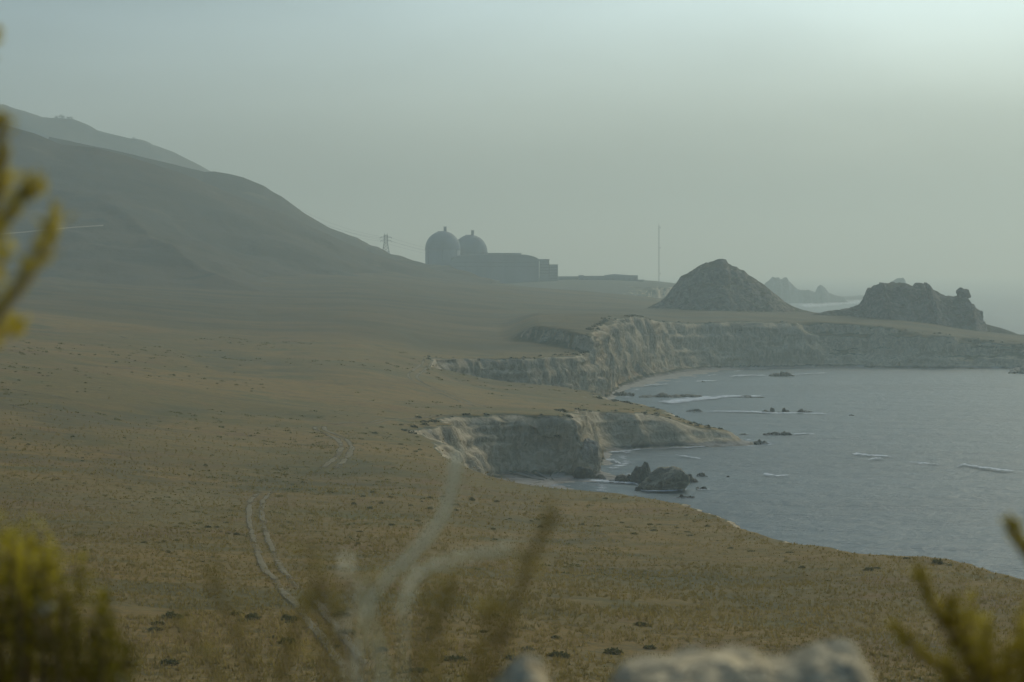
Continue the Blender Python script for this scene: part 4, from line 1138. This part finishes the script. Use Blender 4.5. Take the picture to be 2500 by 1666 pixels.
# tall wands at the left edge
Y0 = 2.1; bx0 = (-330 - 1250) / F * Y0
root = empty('wand_shrub', (0, 0, 0)); tag(root, 'blurred tall straw-yellow shoots at the left edge of the picture', 'plant')
bs = np.array([bx0, Y0, gz_(bx0, Y0)])
for q, (pp, w) in enumerate([([(-140, 900), (-60, 620), (-10, 480), (4, 380), (2, 296)], 1.0), ([(-150, 800), (-40, 600), (30, 510), (92, 456)], 1.1), ([(-120, 1000), (-30, 800), (60, 690), (112, 610), (136, 530)], 1.2), ([(-150, 1000), (-60, 870), (0, 820), (48, 802)], 1.0), ([(-210, 420), (-110, 240), (-45, 150), (-22, 90)], .8), ([(-160, 980), (-70, 800), (-20, 700), (10, 600)], 1.3)]):
    c = curve(pp, Y0, 26, .1 * q)
    full = np.concatenate([[bs, bs * .5 + c[0] * .5 + [0, 0, .05]], c])
    MB().tube(full, np.linspace(.006, .0018, len(full)), 5).build('stem', M['twig'], root, True)
    lf = c[6:]
    plant_leaves('leaves', lf, .011, M['straw'], root, 40 + q, .0030 * w, per=8)

def bush(name, label, Y, dome, n_twigs, mat, seed, leaf, spread, base_u, per, tint_top=None, flowers=0, cat='bush'):
    """dome: photo outline (u, v) of the top of the bush"""
    r_ = random.Random(seed)
    root = empty(name, (0, 0, 0)); tag(root, label, cat)
    dm = np.array(dome, float); k = Y / F
    bx = (base_u - 1250) / F * Y; bs = np.array([bx, Y, gz_(bx, Y)])
    tips = []; allc = []
    st = MB()
    for i in range(n_twigs):
        u = r_.uniform(dm[0, 0], dm[-1, 0]); vt = np.interp(u, dm[:, 0], dm[:, 1])
        cl_c = math.sin(u * .045 + seed) + .6 * math.sin(u * .11 + 2 * seed)
        v = vt + 55 + 62 * cl_c + abs(r_.gauss(0, .5)) * 260 * r_.random(); dY = r_.uniform(-.16, .16)
        tip = np.array(P(u, v, Y + dY)); mid = bs * .45 + tip * .55 + np.array([r_.uniform(-.02, .02), r_.uniform(-.02, .02), .02])
        lo = np.array(P(u + r_.uniform(-40, 40), v + 460, Y + dY))
        c = np.array([lo + (tip - lo) * t + np.array([.004 * math.sin(7 * t + i), 0, 0]) for t in np.linspace(0, 1, 20)])
        st.tube(np.concatenate([[bs, mid * .4 + lo * .6 - np.array([0, 0, .03])], c]), np.linspace(.003, .0008, 22), 4)
        allc.append(c); tips.append(tip)
    st.build('stems', M['twig'], root, True)
    C = np.concatenate(allc)
    plant_leaves('leaves', C, leaf, mat, root, seed, spread, tint_top, per)
    if flowers:
        fl = [tips[r_.randrange(len(tips))] + np.array([0, -.02, r_.uniform(-.05, .01)]) for _ in range(flowers)]
        for q, p in enumerate(fl):
            plant_leaves('flower', [p], .011, M['flower'], root, seed + q, .0022, per=14)
    return root
zt = lambda Y, v0, v1: (lambda c: sstep(EYE - (v1 - HV) / F * Y, EYE - (v0 - HV) / F * Y, c[:, 2]))  # leaves lighten with height, painting the lit crown into their colour
bush('olive_bush', 'blurred olive-yellow leafy bush with pale flowers in the lower left corner', 3.0,
     [(-260, 1180), (-60, 1215), (60, 1235), (150, 1290), (215, 1390), (262, 1480), (300, 1440), (318, 1560)], 110, M['olive'], 7, .010, .0055, -80, 6, zt(3.0, 1240, 1560), flowers=5)
bush('brown_bush', 'blurred brown-olive twiggy bush in the lower right corner', 2.6,
     [(2300, 1500), (2340, 1470), (2390, 1460), (2440, 1450), (2500, 1480), (2700, 1400)], 44, M['yellowbrush'], 17, .009, .0036, 2440, 8, zt(2.6, 1440, 1640))
root = bpy.data.objects['brown_bush']
for q, pp in enumerate([[(2420, 1720), (2350, 1600), (2290, 1510), (2256, 1440), (2246, 1396)], [(2440, 1760), (2330, 1650), (2250, 1610), (2185, 1536)], [(2600, 1560), (2530, 1400), (2490, 1330), (2466, 1284)], [(2430, 1740), (2370, 1600), (2330, 1530), (2322, 1470)]]):
    c = curve(pp, 2.55, 18)
    MB().tube(c, np.linspace(.004, .0014, len(c)), 5).build('twig', M['twig'], root, True)
    plant_leaves('leaves', c[3:], .010, M['yellowbrush'], root, 60 + q, .0028, per=9)
# pale stalks and brown stems, centre
root = empty('dry_weed', (0, 0, 0)); tag(root, 'blurred dry weed with pale curving stalks and brown stems at bottom centre', 'plant')
Yw = 1.9
bxw = (950 - 1250) / F * Yw; bs = np.array([bxw, Yw + .3, gz_(bxw, Yw + .3)])
def wstem(pp, Y, r0, r1, mat, leaves=None, seed=0, per=6, size=.012, spread=.004):
    c = curve(pp, Y, 20)
    if leaves is None: plant_leaves('added_fuzz', np.repeat(c[7:], 3, 0), .006, M['greyleaf'], root, 77, .0012, per=2)  # fuzz added along the pale stalks to catch light and brighten them
    full = np.concatenate([[bs, bs * .35 + c[0] * .65], c])
    MB().tube(full, np.concatenate([[r0, r0], np.linspace(r0, r1, len(c))]), 6).build('stalk', M[mat], root, True)
    if leaves: plant_leaves('leaves', c[2:], size * .8, M[leaves], root, seed, spread * .8, per=max(1, int(per * .6)))
wstem([(860, 1740), (878, 1560), (905, 1450), (965, 1395), (1040, 1325), (1085, 1260), (1108, 1185), (1114, 1110)], 2.2, .0008, .0042, 'palestalk')
wstem([(985, 1740), (985, 1560), (985, 1480), (1012, 1405), (1100, 1368), (1240, 1340)], 2.0, .0006, .0018, 'palestalk')
wstem([(1180, 1740), (1225, 1560), (1262, 1460), (1300, 1360), (1345, 1255)], 1.9, .0022, .0014, 'twig', 'brushr', 3, 7, .012, .0035)
wstem([(640, 1740), (600, 1600), (560, 1500), (505, 1400)], 1.8, .0016, .001, 'twig', 'brushr', 4, 4)
wstem([(800, 1740), (792, 1600), (785, 1490), (770, 1400)], 1.8, .0016, .001, 'twig', 'brushr', 5, 3)
wstem([(840, 1740), (830, 1560), (800, 1460), (740, 1330)], 1.9, .0018, .001, 'twig', 'brushr', 6, 4)
wstem([(1080, 1740), (1060, 1600), (1075, 1500), (1120, 1420)], 1.9, .0018, .001, 'twig', 'brushr', 8, 5)
wstem([(940, 1740), (930, 1600), (900, 1500), (880, 1400)], 1.6, .0018, .0012, 'palestalk', 'brushr', 9, 2)
wstem([(700, 1740), (690, 1640), (720, 1540), (760, 1480)], 1.8, .0016, .001, 'twig', 'brushr', 10, 4)
wstem([(1020, 1740), (1020, 1620), (1040, 1500), (1060, 1440)], 1.7, .0016, .001, 'twig', 'brushr', 11, 3)
wstem([(900, 1740), (870, 1640), (850, 1560), (842, 1380)], 1.7, .0016, .001, 'twig', 'greyleaf', 12, 1)
wstem([(1130, 1740), (1160, 1640), (1190, 1560), (1200, 1480)], 1.9, .0018, .001, 'twig', 'brushr', 13, 7)
wstem([(560, 1740), (540, 1660), (470, 1560), (420, 1520)], 1.9, .0014, .001, 'twig', 'brushr', 14, 3)
# pale boulder: a long block whose rough top tilts towards the camera
def boulder(name, label, outline, Yc, near, back, seed, drop):
    ol = np.array(outline, float); k = Yc / F
    U = np.linspace(ol[0, 0], ol[-1, 0], 120); V = np.interp(U, ol[:, 0], ol[:, 1])
    V = np.convolve(np.pad(V, 3, 'edge'), np.ones(7) / 7, 'valid')
    T = np.linspace(-1, 1, 70)[:, None]
    X = (U[None, :] - 1250) * k * np.ones_like(T); zc = EYE - (V[None, :] - HV) * k
    Y = np.where(T < .2, Yc + (T - .2) / 1.2 * near, Yc + (T - .2) / .8 * back) * np.ones_like(X)
    s_ = np.where(T < .2, ((.2 - T) / 1.2), 0); b_ = np.where(T > .2, (T - .2) / .8, 0)
    Z = zc - drop * (.75 * s_ ** 1.2 + 2.2 * s_ ** 7) - drop * 2.5 * b_ ** 2
    n1 = fbm(X / .05, Y / .05, seed, 4); n2 = ridged(X / .11 + seed, Y / .13, seed, 3)
    Z = Z + .010 * n1 + .014 * (n2 - .3)
    e = np.abs(np.linspace(-1, 1, 120))[None, :]; Z = Z - .5 * e ** 14
    o = mesh_np(name, np.stack([X.ravel(), Y.ravel(), Z.ravel()], 1), grid_faces(70, 120), M['boulder'])
    return tag(o, label, 'boulder')
boulder('boulder', 'blurred pale lichen-spotted boulder at the foot of the picture, right of centre',
        [(1400, 1720), (1450, 1660), (1510, 1610), (1570, 1588), (1650, 1580), (1720, 1568), (1790, 1575), (1850, 1588), (1920, 1578), (1985, 1552), (2045, 1538), (2105, 1548), (2145, 1590), (2165, 1680), (2190, 1740)], 3.0, .7, .35, 4.0, .30)
boulder('small_boulder', 'blurred small pale rock at the foot of the picture left of the boulder',
        [(1140, 1740), (1190, 1680), (1240, 1620), (1285, 1590), (1320, 1612), (1350, 1680), (1380, 1740)], 2.8, .4, .2, 14.0, .2)

# ----------------------------------------------------------------- haze
t = bpy.data.materials.new('haze_air'); t.use_nodes = True; t.node_tree.nodes.clear()
ho = t.node_tree.nodes.new('ShaderNodeOutputMaterial'); pv = t.node_tree.nodes.new('ShaderNodeVolumePrincipled')
pv.inputs['Color'].default_value = HAZE_COLOR; pv.inputs['Density'].default_value = HAZE_DENSITY; pv.inputs['Absorption Color'].default_value = HAZE_ABSORB; pv.inputs['Anisotropy'].default_value = 0.5
t.node_tree.links.new(pv.outputs[0], ho.inputs['Volume'])
b = MB().box(-61000, 61000, -2500, 61000, -12, 430)
tag(b.build('haze', t), kind='stuff')
